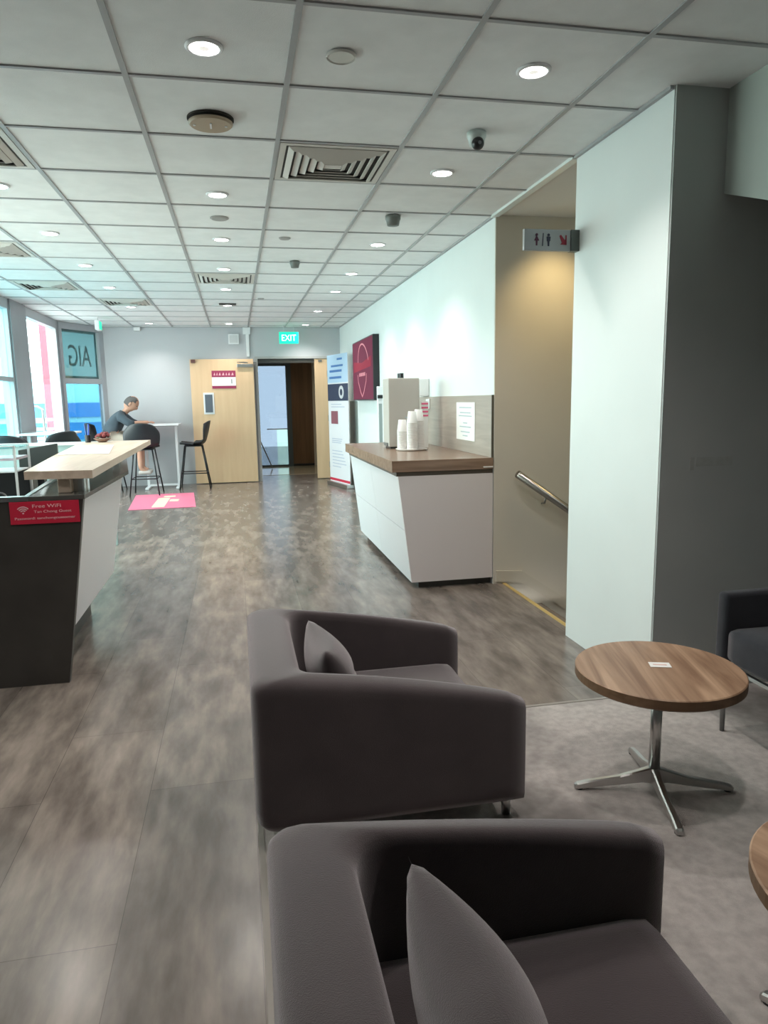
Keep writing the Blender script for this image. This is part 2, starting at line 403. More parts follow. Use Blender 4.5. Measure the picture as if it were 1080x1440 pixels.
def building(name, label, x0, x1, y0, y1, z0, z1, base, bands):
    b = thing(name, label, 'building', ((x0 + x1) / 2, (y0 + y1) / 2, z0))
    def L2(n, m_, *q): 
        bm = bx(q[0] - (x0 + x1) / 2, q[1] - (x0 + x1) / 2, q[2] - (y0 + y1) / 2, q[3] - (y0 + y1) / 2, q[4] - z0, q[5] - z0); return link(n, bm, m_, b)
    L2('facade', base, x0, x1, y0, y1, z0, z1)
    for k, (a, c, mm) in enumerate(bands): L2('glazing_band', mm, x0 - .1, x1 + .1, y0 - .12, y1, a, c)
    return b
bl1 = mat('blue_facade_glass', (.03, .22, .58), .3); bl2 = mat('cyan_facade', (.35, .75, .82), .5); bl3 = mat('pale_cyan_concrete', (.55, .85, .88), .6)
building('glass_building', 'blue glass building with pale cyan bands across the street behind the corner window', -9.5, -3.6, 30, 34, -6, 2.6, bl2,
         [(.87, 1.42, bl1), (.0, .66, mat('deep_blue_glass', (.015, .22, .55), .2)), (-4, -.6, bl1)])
building('low_white_building', 'pale low building with bluish windows seen past the red post', -16, -9.8, 34, 38, -6, .9, bl3,
         [(.1, .6, mat('pale_blue_glazing', (.2, .5, .65), .3)), (-1.4, -.5, mat('pale_blue_glazing', (.2, .5, .65), .3))])
struct('floor_street', bx(-60, 40, -10, 120, -6.3, -6.1), mat('street_asphalt', (.35, .37, .38), .8))

# ------------------------------------------------------------------ doors
t = empty('door_1'); t['kind'] = 'structure'
link('door_leaf', bx(-.71, .31, 12.17, 12.215, .012, 2.045, bev=.003), M['beige'], t)
d = link('vision_panel', bx(-.522, -.352, 12.158, 12.17, 1.155, 1.505, bev=.003), M['whitemetal'], t)
link('glass_pane', bx(-.497, -.377, 12.152, 12.158, 1.185, 1.475), mat('dim_wired_glass', (.13, .15, .18), .12), d)
d = link('door_closer', bx(.04, .30, 12.12, 12.17, 1.91, 1.965, bev=.006), M['chrome'], t)
bm = bmesh.new(); tube(bm, [(.22, 12.13, 1.985), (.05, 12.10, 1.99), (.36, 12.26, 1.995)], .008); link('closer_arm', bm, M['darksteel'], d)
link('hold_open_magnet', bx(-.69, -.62, 12.14, 12.17, 1.985, 2.04, bev=.004), mat('brown_magnet', (.15, .06, .05), .4), t)
t = empty('door_2'); t['kind'] = 'structure'
link('door_leaf', bx(1.335, 1.56, 12.29, 12.335, .012, 2.05, bev=.003), M['beige'], t)
for z in (.25, 1.05, 1.8): link('hinge', bx(1.545, 1.566, 12.26, 12.29, z - .05, z + .05, bev=.002), M['darksteel'], t)
link('flush_bolt', bx(1.40, 1.46, 12.27, 12.29, 2.0, 2.03), M['darksteel'], t)
# door sign on the open leaf
t = thing('door_sign', 'maroon and white notice panel on the open beige door', 'sign', (-.37, 12.168, 1.57))
link('panel', bx(0, .385, -.006, 0, 0, .29), M['paper'], t)
link('top_band', bx(0, .385, -.009, -.006, .185, .29), M['maroon'], t)
link('bottom_band', bx(0, .385, -.009, -.006, 0, .045), M['maroon'], t)
bm = bmesh.new(); x = .03
for wd in (.035, .03, .045, .05, .03, .045, .05):
    prism(bm, [(x, .215), (x + wd * .8, .215), (x + wd * .5, .262)], -.011, -.009, 'y'); x += wd + .008
link('lettering', bm, mat('pink_letters', (.85, .45, .5), .5), t)
link('symbol', bx(.31, .325, -.008, -.006, .08, .15), mat('grey_symbol', (.25, .25, .25), .5), t)
# corridor end
w = empty('window_6'); w['kind'] = 'structure'
bm = bmesh.new(); box(bm, .30, .34, 14.9, 14.96, 0, 2.14); box(bm, 1.02, 1.12, 14.88, 14.98, 0, 2.14); box(bm, .34, 1.02, 14.9, 14.96, 2.06, 2.14); box(bm, .34, 1.02, 14.9, 14.96, 0, .04)
link('window_frame', bm, mat('dark_frame', (.07, .09, .10), .4), w)
link('window_pane', bx(.34, 1.02, 14.93, 14.938, .78, 2.06), M['dimglass'], w)
link('window_pane', bx(.34, .80, 14.93, 14.938, .04, .78), M['dimglass'], w)
link('window_pane', bx(.80, 1.02, 14.93, 14.938, .04, .78), M['dimcyan'], w)
link('window_bar', bx(.60, 1.02, 14.925, 14.943, .77, .79), M['alu'], w)
t = empty('door_3'); t['kind'] = 'structure'
link('door_leaf', bx(1.12, 1.56, 14.92, 14.96, .0, 2.14), M['brown'], t)
link('door_rail', bx(1.12, 1.56, 14.905, 14.92, .0, .05), M['black'], t)
struct('trim_6', bx(.385, 1.335, 12.30, 12.36, 1.985, 2.055), mat('dark_transom', (.055, .05, .045), .4))
bm = bmesh.new(); tube(bm, [(.38, 14.5, .72), (.66, 14.5, .02)], .012); tube(bm, [(.38, 14.5, .72), (.36, 14.5, .02)], .012)
tag(link('leaning_rack', bm, M['darksteel']), 'thin dark folding stand leaning in the corridor beyond the door', 'stand')

# ------------------------------------------------------------------ staircase and handrail
t = thing('staircase', 'grey stairs going down behind the white column', 'stairs', (1.86, 4.2, 0))
bm = bmesh.new()
for k in range(1, 8): box(bm, (k - 1) * .28, k * .28 + .02, -.58, .58, -.17 * k - .15, -.17 * k)
link('tread', bm, M['floor'], t)
link('nosing', bx(-.012, .012, -.58, .58, -.035, .006), mat('yellow_nosing', (.55, .38, .14), .5), t)
t = thing('stair_handrail', 'steel tube handrail on the beige stairwell wall', 'handrail', (1.93, 4.72, .81))
bm = bmesh.new(); tube(bm, [(0, 0, 0), (1.9, 0, -1.31)], .028, 16); link('rail', bm, mat('worn_steel', (.30, .29, .27), .3, 1.), t, True)
for u in (.22, .9, 1.5):
    bm = bmesh.new(); tube(bm, [(u, 0, -.69 * u - .02), (u, .02, -.69 * u - .07), (u, .079, -.69 * u - .08)], .007); link('bracket', bm, M['darksteel'], t, True)

# ------------------------------------------------------------------ reception counter (left)
t = thing('reception_counter', 'tall reception counter with charcoal end, slanted white front and raised pale oak top', 'counter', (-1.2, 4.2, 0))
o = Vector((-1.2, 4.2, 0))
def rel(bm):
    for v in bm.verts: v.co -= o
    return bm
bm = bmesh.new(); prism(bm, [(-2.2, 0), (-.866, 0), (-.733, .905), (-2.2, .905)], 3.56, 3.60, 'y')
link('end_panel', rel(bm), M['charcoal'], t)
bm = bmesh.new()
for (y0, y1) in ((3.60, 4.77),):
    prism(bm, [(-.833, .268), (-.735, .90), (-.760, .90), (-.858, .268)], y0, y1, 'y')
link('front_panel', rel(bm), M['white'], t)
bm = bmesh.new(); box(bm, -1.02, -.99, 3.60, 4.77, 0, .90); box(bm, -.99, -.858, 3.60, 4.74, .268, .29); box(bm, -.99, -.858, 4.745, 4.77, .268, .90)
link('plinth', rel(bm), M['charcoal'], t)
bm = bmesh.new(); prism(bm, [(-.975, 3.555), (-.725, 3.555), (-.695, 4.76), (-.86, 5.85), (-1.10, 5.85), (-1.03, 4.6)], .905, .925, 'z')
link('ledge', rel(bm), M['ledge'], t)
bm = bmesh.new(); prism(bm, [(-2.2, 3.555), (-.975, 3.555), (-1.06, 4.6), (-1.13, 5.85), (-1.16, 5.85), (-1.09, 4.6), (-1.0, 3.60), (-2.2, 3.60)], .905, .927, 'z')
link('ledge_trim', rel(bm), M['steel'], t)
link('staff_desk', rel(bx(-2.2, -1.02, 3.60, 4.5, .70, .735)), mat('dark_desk', (.02, .02, .02), .7), t)
bm = bmesh.new(); prism(bm, [(-1.005, 3.64), (-.690, 3.60), (-.74, 6.44), (-1.29, 6.40), (-1.145, 4.9)], .998, 1.037, 'z')
link('bar_top', rel(bm), M['oak'], t)
link('post', rel(bx(-.865, -.805, 3.66, 3.72, .925, .998, bev=.004)), M['oak'], t)
link('post', rel(bx(-.915, -.865, 5.5, 5.55, .925, .998, bev=.004)), M['whitemetal'], t)
bm = bmesh.new(); cyl(bm, (-.785, 3.76, .925), (-.785, 3.76, .998), .046, n=28); link('support', rel(bm), M['steel'], t, False)
bm = bmesh.new(); box(bm, -1.48, -1.45, 4.77, 5.84, .0, .90); box(bm, -1.45, -1.05, 5.6, 5.84, .87, .905)
link('rear_panel', rel(bm), M['charcoal'], t)

# wifi sign on the dark end panel
t = thing('wifi_sign', 'red free wifi notice on the charcoal end of the reception counter', 'sign', (-1.058, 3.557, .797))
link('panel', bx(0, .305, -.004, 0, 0, .106, bev=.001), M['red'], t)
PKT = mat('pale_pink_letters', (.88, .55, .58), .5)
text('lettering', 'Free WiFi', .125, .016, (.10, -.0045, .076), (1, 0, 0), PKT, t)
text('lettering', 'Tan Chong Guest', .165, .016, (.105, -.0045, .048), (1, 0, 0), PKT, t)
text('lettering', 'Password: tanchongcustomer', .265, .015, (.02, -.0045, .018), (1, 0, 0), PKT, t)
bm = bmesh.new()
for r in (.010, .019, .028):
    a = [(.058 + r * math.cos(q), .052 + r * math.sin(q)) for q in [PI * .22 + k * PI * .56 / 8 for k in range(9)]]
    b2 = [(.058 + (r + .005) * math.cos(q), .052 + (r + .005) * math.sin(q)) for q in [PI * .78 - k * PI * .56 / 8 for k in range(9)]]
    prism(bm, a + b2, -.0055, -.004, 'y')
cyl(bm, (.058, -.0055, .052), (.058, -.004, .052), .004, n=12)
link('wifi_symbol', bm, PKT, t)

# things on the reception counter
bm = bmesh.new(); prism(bm, [(-1.11, 4.76), (-.80, 4.74), (-.925, 5.70), (-1.205, 5.74)], 1.038, 1.041, 'z')
tag(link('paper_sheet', bm, M['paper']), 'large white paper sheet lying on the oak reception top', 'paper')
t = thing('pen_pot', 'small pot of blue pens at the back edge of the oak top', 'pen pot', (-1.215, 6.27, 1.038))
bm = bmesh.new(); cyl(bm, (0, 0, 0), (0, 0, .06), .022, .025); link('pot', bm, M['black'], t)
for dx, dy, m_ in ((.012, 0, mat('blue_pen', (.01, .06, .5), .3)), (-.02, .012, mat('navy_pen', (.01, .02, .14), .3))):
    bm = bmesh.new(); tube(bm, [(dx * .3, dy * .3, .01), (dx, dy, .15)], .006, 8); link('pen', bm, m_, t)
t = thing('flower_bowl', 'low bowl with red and pink blooms on the oak top', 'flower bowl', (-1.10, 6.26, 1.038))
bm = bmesh.new(); lathe(bm, [(.0, 0), (.03, 0), (.07, .03), (.068, .032), (.028, .008), (0, .008)]); link('bowl', bm, mat('brown_bowl', (.2, .12, .09), .5), t, True)
bm = bmesh.new()
for k in range(14):
    a = k * 2.4; r = .012 * math.sqrt(k) + .004
    bmesh.ops.create_icosphere(bm, subdivisions=1, radius=.017, matrix=Matrix.Translation((r * math.cos(a), r * math.sin(a), .045 + .012 * (k % 3))))
fl = link('blooms', bm, mat('red_bloom', (.20, .045, .05), .8), t)
bm = bmesh.new()
for k in range(8):
    a = k * 2.1; bmesh.ops.create_icosphere(bm, subdivisions=1, radius=.013, matrix=Matrix.Translation((.05 * math.cos(a), .05 * math.sin(a), .04)) @ Matrix.Diagonal((1.6, .8, .5, 1)))
link('leaves', bm, mat('dull_leaf', (.12, .13, .09), .7), t)
t = thing('small_tray', 'small white tray with dark oddments on the stone ledge below the oak top', 'tray', (-.93, 5.15, .926))
bm = bmesh.new(); lathe(bm, [(0, .002), (.06, .002), (.085, .012), (.09, .011), (.062, 0), (0, 0)]); link('dish', bm, M['whiteplastic'], t, True)
for k in range(3):
    link('oddment', bx(-.04 + k * .03, -.02 + k * .03, -.03 + .02 * k, .0 + .02 * k, .004, .03, bev=.003), M['black'], t)

# staff side: monitor, display case and low partition
t = thing('computer_monitor', 'dark monitor back rising behind the oak reception top', 'monitor', (-1.28, 5.0, .736))
bm = bx(-.12, .12, -.012, .012, .18, .345, bev=.004)
for v in bm.verts: v.co.z += v.co.x * .16
link('screen_housing', bm, mat('monitor_back', (.045, .055, .055), .45), t)
bm = bmesh.new(); box(bm, -.02, .02, .0, .015, .01, .2); box(bm, -.09, .09, -.05, .07, 0, .012); link('stand', bm, M['black'], t)
t = thing('display_case', 'glass topped white framed display case behind the charcoal counter end', 'display case', (-1.56, 4.62, .736))
link('top_glass', bx(-.30, .285, -.14, .16, .365, .375), M['frost'], t)
bm = bmesh.new(); box(bm, .275, .287, -.14, -.128, 0, .375); box(bm, .275, .287, .148, .16, 0, .375); box(bm, -.30, -.288, -.14, -.128, 0, .375); box(bm, -.30, -.288, .148, .16, 0, .375)
box(bm, -.3, .287, -.142, -.128, .375, .382); box(bm, -.3, .287, .148, .162, .375, .382)
link('frame', bm, M['whitemetal'], t)
link('shelf', bx(-.29, .275, -.128, .148, .295, .31), mat('lilac_shelf', (.62, .52, .60), .4), t)
link('shelf', bx(-.29, .275, -.128, .148, .225, .233), M['whitemetal'], t)
link('back_board', bx(-.29, .275, .135, .147, 0, .225), M['black'], t)
bm = bmesh.new(); tube(bm, [(.17 + .035 * math.cos(a), -.09, .07 + .035 * math.sin(a)) for a in [k * 2 * PI / 16 for k in range(16)]], .005, 8, True)
tube(bm, [(.12, -.09, .11), (.15, -.09, .16), (.10, -.09, .19), (.06, -.09, .15)], .006, 8)
c = tag(link('cable_coil', bm, M['darksteel']), 'dark coiled cable inside the display case', 'cable'); c.location = (-1.56, 4.62, .736)
bm = bmesh.new(); box(bm, .135, .18, -.06, -.03, 0, .075, bev=.006)
c = tag(link('white_charger', bm, M['whiteplastic']), 'small white charger block behind the cable coil', 'charger'); c.location = (-1.56, 4.62, .736)
t = thing('low_partition', 'low white topped partition behind the reception area', 'partition', (-1.85, 7.15, 0))
link('panel', bx(-.62, .66, -.03, .03, 0, .975), mat('teal_grey_panel', (.30, .42, .42), .4), t)
link('top_rail', bx(-.64, .68, -.06, .06, .975, 1.0, bev=.004), M['whitemetal'], t)

# ------------------------------------------------------------------ coffee counter (right)
o = Vector((1.45, 5.9, 0))
t = thing('coffee_counter', 'white coffee counter with slanted drawers and thick brown wood worktop', 'counter', o)
bm = bmesh.new(); prism(bm, [(1.185, .05), (1.775, .05), (1.775, .815), (1.095, .815)], 4.815, 6.93, 'y'); link('body', rel(bm), mat('shaded_white_laminate', (.72, .66, .67), .4), t)  # drawers' white again, with the end's dimmer light put into the colour
def leanx(z): return 1.17 - (z - .05) * (1.17 - 1.08) / .765
bm = bmesh.new(); prism(bm, [(leanx(.05), .05), (1.775, .05), (1.775, .815), (leanx(.815), .815)], 4.797, 4.815, 'y')
link('end_panel', rel(bm), mat('shaded_white_laminate'), t)
for z0, z1 in ((.05, .425), (.43, .815)):
    for y0, y1 in ((4.816, 5.86), (5.865, 6.93)):
        bm = bmesh.new(); prism(bm, [(leanx(z0), z0), (leanx(z0) + .016, z0), (leanx(z1) + .016, z1), (leanx(z1), z1)], y0, y1, 'y'); link('drawer', rel(bm), M['white'], t)
link('plinth', rel(bx(1.23, 1.775, 4.84, 6.9, 0, .05)), M['charcoal'], t)
bm = bmesh.new(); box(bm, 1.035, 1.775, 4.79, 6.95, .845, .925, bev=.002)
link('worktop', rel(bm), M['slab'], t)
link('worktop_apron', rel(bx(1.07, 1.775, 4.805, 6.94, .815, .845)), mat('dark_apron', (.10, .075, .055), .4), t)
link('label_strip', rel(bx(1.70, 1.772, 4.783, 4.79, .858, .866)), M['paper'], t)
t = thing('backsplash', 'grey wood grain splashback panel on the wall above the coffee counter', 'splashback', (1.779, 5.9, .926))
link('panel', bx(-.014, 0, -1.095, 1.05, 0, .44), wood('grey_splash', (.36, .31, .27), (.47, .41, .36), axis=1, rough=.3), t)
link('edge_trim', bx(-.016, 0, -1.102, -1.095, -.001, .441), mat('dark_edge', (.10, .09, .07), .4), t)
t = thing('wall_notice', 'white printed notice on the grey splashback', 'notice', (1.764, 5.39, 1.02))
link('sheet', bx(-.003, 0, -.23, .23, 0, .295), M['paper'], t)
bm = bmesh.new()
for k, (w_, z) in enumerate(((.3, .25), (.26, .21), (.32, .185), (.1, .13), (.28, .10), (.22, .06), (.12, .03))): box(bm, -.0045, -.003, -w_ / 2, w_ / 2, z, z + .008)
link('print_lines', bm, mat('grey_print', (.45, .52, .56), .7), t)

# machine
t = thing('coffee_machine', 'tall beige drinks machine standing on the coffee counter', 'drinks machine', (1.42, 6.14, .926))
link('body', bx(-.145, .13, -.14, .09, .015, .60, bev=.008), noisy('beige_machine', (.50, .45, .41), (.53, .48, .44), nscale=3, rough=.4), t)
link('foot', bx(-.13, .12, -.12, .07, 0, .015), M['black'], t)
for y in (-.02, .06):
    bm = bmesh.new(); cyl(bm, (.0, y, .60), (.0, y, .645), .019); link('knob', bm, M['black'], t)
link('drip_tray', bx(-.155, -.145, -.1, .05, .02, .05, bev=.003), M['darksteel'], t)
bm = bmesh.new()
for k in range(3): box(bm, .02 - .01 * k, .07, -.1415, -.14, .20 + k * .03, .21 + k * .03)
link('print_lines', bm, mat('grey_print'), t)
# pink and white promo card behind the cups
t = thing('promo_card', 'small pink striped card beside the drinks machine', 'card', (1.60, 6.02, .926))
link('card', bx(-.03, .03, -.002, .002, 0, .40), M['paper'], t)
bm = bmesh.new()
for k in range(4): box(bm, -.03, .03, -.004, -.002, .27 + k * .034, .285 + k * .034)
link('stripe', bm, mat('pink_stripe', (.80, .12, .25), .5), t)
# tray and cups
t = thing('cup_tray', 'thin round tray under the paper cup stacks', 'tray', (1.42, 5.78, .926))
bm = bmesh.new(); lathe(bm, [(0, .006), (.115, .006), (.13, .014), (.135, .013), (.12, 0), (0, 0)]); link('dish', bm, mat('cream_tray', (.75, .68, .64), .4), t, True)
for (x, y, n, lb) in ((1.348, 5.80, 11, 'shortest stack of white paper cups, at the left of the tray'), (1.412, 5.720, 16, 'stack of white paper cups at the front middle of the tray'), (1.485, 5.79, 17, 'tallest stack of white paper cups, at the right edge of the tray')):
    bm = bmesh.new()
    prof = [(0, .0)]; z = 0
    prof += [(.046, 0), (.046, .004)]
    z = .004
    for k in range(n):
        prof += [(.045, z), (.0465, z + .003), (.0445, z + .006), (.0435, z + .013)]; z += .014
    prof += [(.043, z), (.031, z + .085), (0, z + .085)]
    lathe(bm, prof, n=28)
    c = tag(link('cup_stack', bm, M['cup'], smooth=True), lb, 'cups', 'upside down paper cup stacks'); c.location = (x, y, .935)
# socket with cable
t = thing('wall_socket', 'white wall socket with black plug on the splashback', 'socket', (1.765, 6.50, 1.30))
link('plate', bx(-.012, 0, -.06, .06, -.045, .045, bev=.004), M['whiteplastic'], t)
link('plug', bx(-.05, -.012, -.03, .01, -.04, .01, bev=.006), M['black'], t)
bm = bmesh.new(); tube(bm, catmull([(-.04, -.01, -.03), (-.06, 0, -.12), (-.08, .02, -.24), (-.09, -.03, -.32), (-.12, -.12, -.362), (-.2, -.16, -.365)], 6), .006, 8); link('cable', bm, M['black'], t, True)
t = thing('dispenser', 'white wall dispenser box above the splashback beside the drinks machine', 'dispenser', (1.779, 6.62, 1.37))
link('body', bx(-.10, 0, -.10, .12, 0, .165, bev=.01), M['whiteplastic'], t)
link('cover', bx(-.108, -.10, -.08, .10, .02, .145, bev=.003), M['whiteplastic'], t)

struct('trim_7', bx(1.772, 1.7795, 10.6, 11.3, 0, 1.33), mat('grey_green_strip', (.20, .23, .21), .5))  # low grey-green strip on the wall past the screen
# slim white hand sanitiser stand behind the counter
t = thing('sanitiser_stand', 'slim white sanitiser stand beyond the coffee counter', 'stand', (1.64, 8.2, 0))
bm = bmesh.new(); lathe(bm, [(0, 0), (.11, 0), (.11, .012), (0, .012)]); link('base', bm, M['whitemetal'], t)
link('pole', bx(-.03, .03, -.03, .03, .012, 1.5, bev=.006), M['whitemetal'], t)
link('inlay', bx(-.018, .018, -.033, -.03, .82, 1.30), mat('grey_inlay', (.28, .33, .33), .4), t)
link('nozzle', bx(-.035, .025, -.06, -.03, 1.36, 1.40, bev=.005), M['black'], t)

# TV screen
t = thing('wall_screen', 'large wall screen showing a maroon graphic', 'television', (1.78, 9.66, 1.75))
link('housing', bx(-.082, 0, -.78, .78, -.41, .405, bev=.004), M['black'], t)
sc = link('screen', bx(-.086, -.082, -.765, .765, -.395, .39), mat('screen_maroon', (.05, .01, .02), .75, spec=.15, emit=(.13, .03, .055), estr=.9), t)
LN = mat('screen_pink_line', (.2, .1, .1), .4, emit=(.45, .16, .2), estr=.9)
bm = bmesh.new()
def strip(pts, w=.012):
    for (a, b), (c, d) in zip(pts, pts[1:]):
        v = Vector((c - a, d - b)); n = Vector((-v.y, v.x)).normalized() * w / 2
        prism(bm, [(a + n.x, b + n.y), (a - n.x, b - n.y), (c - n.x, d - n.y), (c + n.x, d + n.y)], -.089, -.087, 'x')
arc = [(.40 * math.sin(a) * (1 - .25 * a / 1.4), .34 - .30 * (1 - math.cos(a))) for a in [-1.35 + k * 2.7 / 14 for k in range(15)]]
strip(arc, .02)
link('arch_line', bm, LN, t)
bm = bmesh.new(); strip([(-.34, -.06), (-.30, -.16), (-.12, -.30), (0, -.36), (.12, -.30), (.30, -.16), (.34, -.06)], .02)
link('point_line', bm, LN, t)
bm = bmesh.new(); prism(bm, [(-.66, .02), (.66, -.02), (.66, .13), (.0, .09), (-.66, .15)], -.0885, -.087, 'x'); link('band', bm, mat('screen_crimson', (.1, .01, .02), .8, emit=(.22, .008, .03), estr=.8), t)
bm = bmesh.new()
for k in range(6): box(bm, -.089, -.087, -.24 + k * .08, -.18 + k * .08, -.085, -.04)
link('caption', bm, LN, t)

# roller banner, standing at an angle near the far wall
a, b = Vector((1.457, 11.5, 0)), Vector((1.66, 10.7, 0)); dd = (b - a); ln = dd.length; rz = math.atan2(dd.y, dd.x)
t = thing('roller_banner', 'tall white roller banner with blue heading beside the far doorway', 'banner', a, rz)
# local: x along the banner, -y faces the room
BY = -.0
link('sheet', bx(0, ln, -.003, .003, .06, 2.05), mat('banner_white', (.80, .80, .84), .5), t)
link('cassette', bx(-.01, ln + .01, -.06, .06, .0, .06, bev=.01), M['steel'], t)
link('header', bx(0, ln, -.005, -.003, 1.62, 2.05), mat('banner_blue', (.48, .64, .82), .5), t)
bm = bmesh.new()
for (q0, q1, z, h) in ((.12, .72, 1.78, .035), (.2, .78, 1.86, .03), (.1, .7, 1.68, .035), (.5, .75, 1.96, .03)): box(bm, q0 * ln, q1 * ln, -.0065, -.005, z, z + h)
link('heading_text', bm, mat('banner_text_blue', (.08, .20, .48), .5), t)
link('photo', bx(0, ln, -.006, -.003, 1.34, 1.60), mat('banner_navy', (.035, .05, .10), .5), t)
bm = bmesh.new(); cyl(bm, (.68 * ln, -.008, 1.47), (.68 * ln, -.006, 1.47), .10, n=24); link('photo_ring', bm, mat('banner_ring', (.65, .65, .68), .5), t)
bm = bmesh.new(); cyl(bm, (.68 * ln, -.0095, 1.47), (.68 * ln, -.008, 1.47), .05, n=24); link('photo_centre', bm, mat('banner_navy'), t)
link('inset_photo', bx(.14 * ln, .48 * ln, -.006, -.003, .98, 1.18), mat('banner_inset', (.28, .10, .13), .5), t)
bm = bmesh.new()
for z in (1.28, 1.24): box(bm, .15 * ln, (.55 + .3 * ((z * 37) % 1)) * ln, -.0055, -.003, z, z + .012)
link('caption_text', bm, mat('banner_grey_text', (.50, .54, .66), .5), t)
bm = bmesh.new()
for z in (.74, .71, .68, .55, .5, .45, .40, .35, .30): box(bm, .15 * ln, (.55 + .3 * ((z * 37) % 1)) * ln, -.0055, -.003, z, z + .012)
link('body_text', bm, mat('banner_grey_text', (.50, .54, .66), .5), t)
link('red_strip', bx(0, ln, -.006, -.003, .075, .115), mat('banner_red', (.60, .03, .07), .5), t)

# floor print
bm = bmesh.new(); t = thing('floor_mat', 'pink printed mat on the floor before the bar stools', 'mat', (-1.05, 10.22, 0))
prism(bm, [(-.37, -.77), (.47, -.72), (.36, .80), (-.47, .76)], .001, .006, 'z'); link('mat_base', bm, M['pink'], t)
CR = mat('cream_print', (.86, .72, .50), .5)
bm = bmesh.new(); box(bm, -.10, .06, -.62, .30, .006, .007); box(bm, .08, .2, -.1, .1, .006, .007); box(bm, -.04, .12, .38, .52, .006, .007); link('mat_print', bm, CR, t)

# ------------------------------------------------------------------ bar stools and bar tables
def make_stool():
    t = empty('bar_stool')
    prof = [(.20, .705), (.12, .70), (0, .690), (-.11, .695), (-.18, .735), (-.215, .82), (-.245, .93), (-.275, 1.065)]
    wid = [.17, .205, .22, .225, .24, .255, .25, .18]
    P = catmull([(a, b, 0) for a, b in prof], 4); W = catmull([(w_, 0, 0) for w_ in wid], 4)
    nu = 14; bm = bmesh.new(); rows = []
    for i, (p, w_) in enumerate(zip(P, W)):
        s = i / (len(P) - 1); row = []
        for k in range(nu + 1):
            u = -1 + 2 * k / nu
            lift = .035 * (abs(u) ** 2.2) * (1 - s) ; fwd = .10 * (abs(u) ** 2) * max(0, s - .45) / .55
            row.append(bm.verts.new((p.x + fwd, u * w_.x, p.y + lift + (.03 * abs(u) ** 2 * (1 if .3 < s < .6 else 0)) - .045 * abs(u) ** 3 * max(0, s - .85) / .15)))
        rows.append(row)
    for r0, r1 in zip(rows, rows[1:]):
        for k in range(nu): bm.faces.new((r0[k], r0[k + 1], r1[k + 1], r1[k]))
    sh = link('seat_shell', bm, M['shell'], t, True)
    md = sh.modifiers.new('solid', 'SOLIDIFY'); md.thickness = .014; md.offset = 0
    legs = []
    for sx in (1, -1):
        for sy in (1, -1):
            bm = bmesh.new(); tube(bm, [(sx * .13, sy * .13, .685), (sx * .235, sy * .21, 0)], .0105, 10); link('leg', bm, M['blackmetal'], t, True)
    bm = bmesh.new(); q = .25 / .685; fx = .235 - (.235 - .13) * q; fy = .21 - .08 * q
    tube(bm, [(fx, fy, .25), (-fx, fy, .25), (-fx, -fy, .25), (fx, -fy, .25)], .008, 8, True); link('footrest', bm, M['blackmetal'], t, True)
    bm = bmesh.new(); box(bm, -.14, .14, -.14, .14, .668, .684, bev=.004); link('seat_mount', bm, M['blackmetal'], t)
    return t
G = 'black shell bar stools'
s0 = make_stool(); tag(s0, 'black bar stool in front of the beige door, facing the bar table', 'bar stool', G)
s0.location = (-.69, 11.66, 0); s0.rotation_euler = (0, 0, PI)
dup(s0, (-1.37, 11.08, 0), PI * .49, 'black bar stool with its curved back to the room, nearest the pink mat')
dup(s0, (-2.02, 11.74, 0), .0, 'black bar stool under the seated person by the far wall')
dup(s0, (-2.20, 7.75, 0), PI * .45, 'black bar stool behind the low partition, at the far left edge of the photo')
dup(s0, (-2.02, 8.45, 0), PI * .8, 'black bar stool behind the low partition, closer to the red post')
def make_table():
    t = empty('bar_table')
    link('table_top', bx(-.28, .30, -.32, .32, 1.0, 1.022, bev=.004), M['whitemetal'], t)
    for s in (-1, 1):
        link('post', bx(s * .235 - .02, s * .235 + .02, -.02, .02, .03, .985, bev=.004), M['whitemetal'], t)
        link('foot', bx(s * .235 - .03, s * .235 + .03, -.28, .28, .0, .03, bev=.006), M['whitemetal'], t)
    link('stretcher', bx(-.215, .215, -.015, .015, .03, .06), M['whitemetal'], t)
    link('top_frame', bx(-.25, .25, -.03, .03, .985, 1.0), M['darksteel'], t)
    return t
tb = make_table(); tag(tb, 'white bar height table against the far wall where the person leans', 'bar table', 'white bar tables'); tb.location = (-1.20, 11.90, 0)
dup(tb, (-2.26, 8.5, 0), .0, 'white bar height table by the left windows, barely in view'); 
for ob in bpy.data.objects:
    if ob.get('label', '').startswith('white bar height table by the left'): ob.location = (-2.22, 9.25, 0)

# ------------------------------------------------------------------ person on the stool
def skin(name, verts, edges, radii, m, parent, sub=2, root=0):
    me = bpy.data.meshes.new(name); me.from_pydata(verts, edges, []); me.materials.append(m)
    o_ = bpy.data.objects.new(name, me); COL.objects.link(o_); o_.parent = parent
    sk = o_.modifiers.new('skin', 'SKIN')
    for i, r in enumerate(radii): me.skin_vertices[0].data[i].radius = r if isinstance(r, tuple) else (r, r)
    me.skin_vertices[0].data[root].use_root = True
    sk.use_smooth_shade = True
    ss = o_.modifiers.new('sub', 'SUBSURF'); ss.levels = sub; ss.render_levels = sub
    return o_
SKIN = noisy('skin', (.50, .26, .18), (.56, .31, .22), nscale=8, rough=.6)
pr = thing('person', 'balding seated person in a slate blue top leaning over the bar table, head bowed', 'person', (-1.90, 11.68, 0))
V = []; E_ = []; RD = []
def jv(p, r, par=None):
    V.append(p); RD.append(r)
    if par is not None: E_.append((par, len(V) - 1))
    return len(V) - 1
pel = jv((-.02, 0, .87), (.105, .085)); ab = jv((.0, 0, .96), (.135, .12), pel); ch = jv((.10, 0, 1.10), (.15, .13), ab); nk = jv((.20, 0, 1.215), (.055, .055), ch)
nk2 = jv((.245, 0, 1.26), (.05, .05), nk)
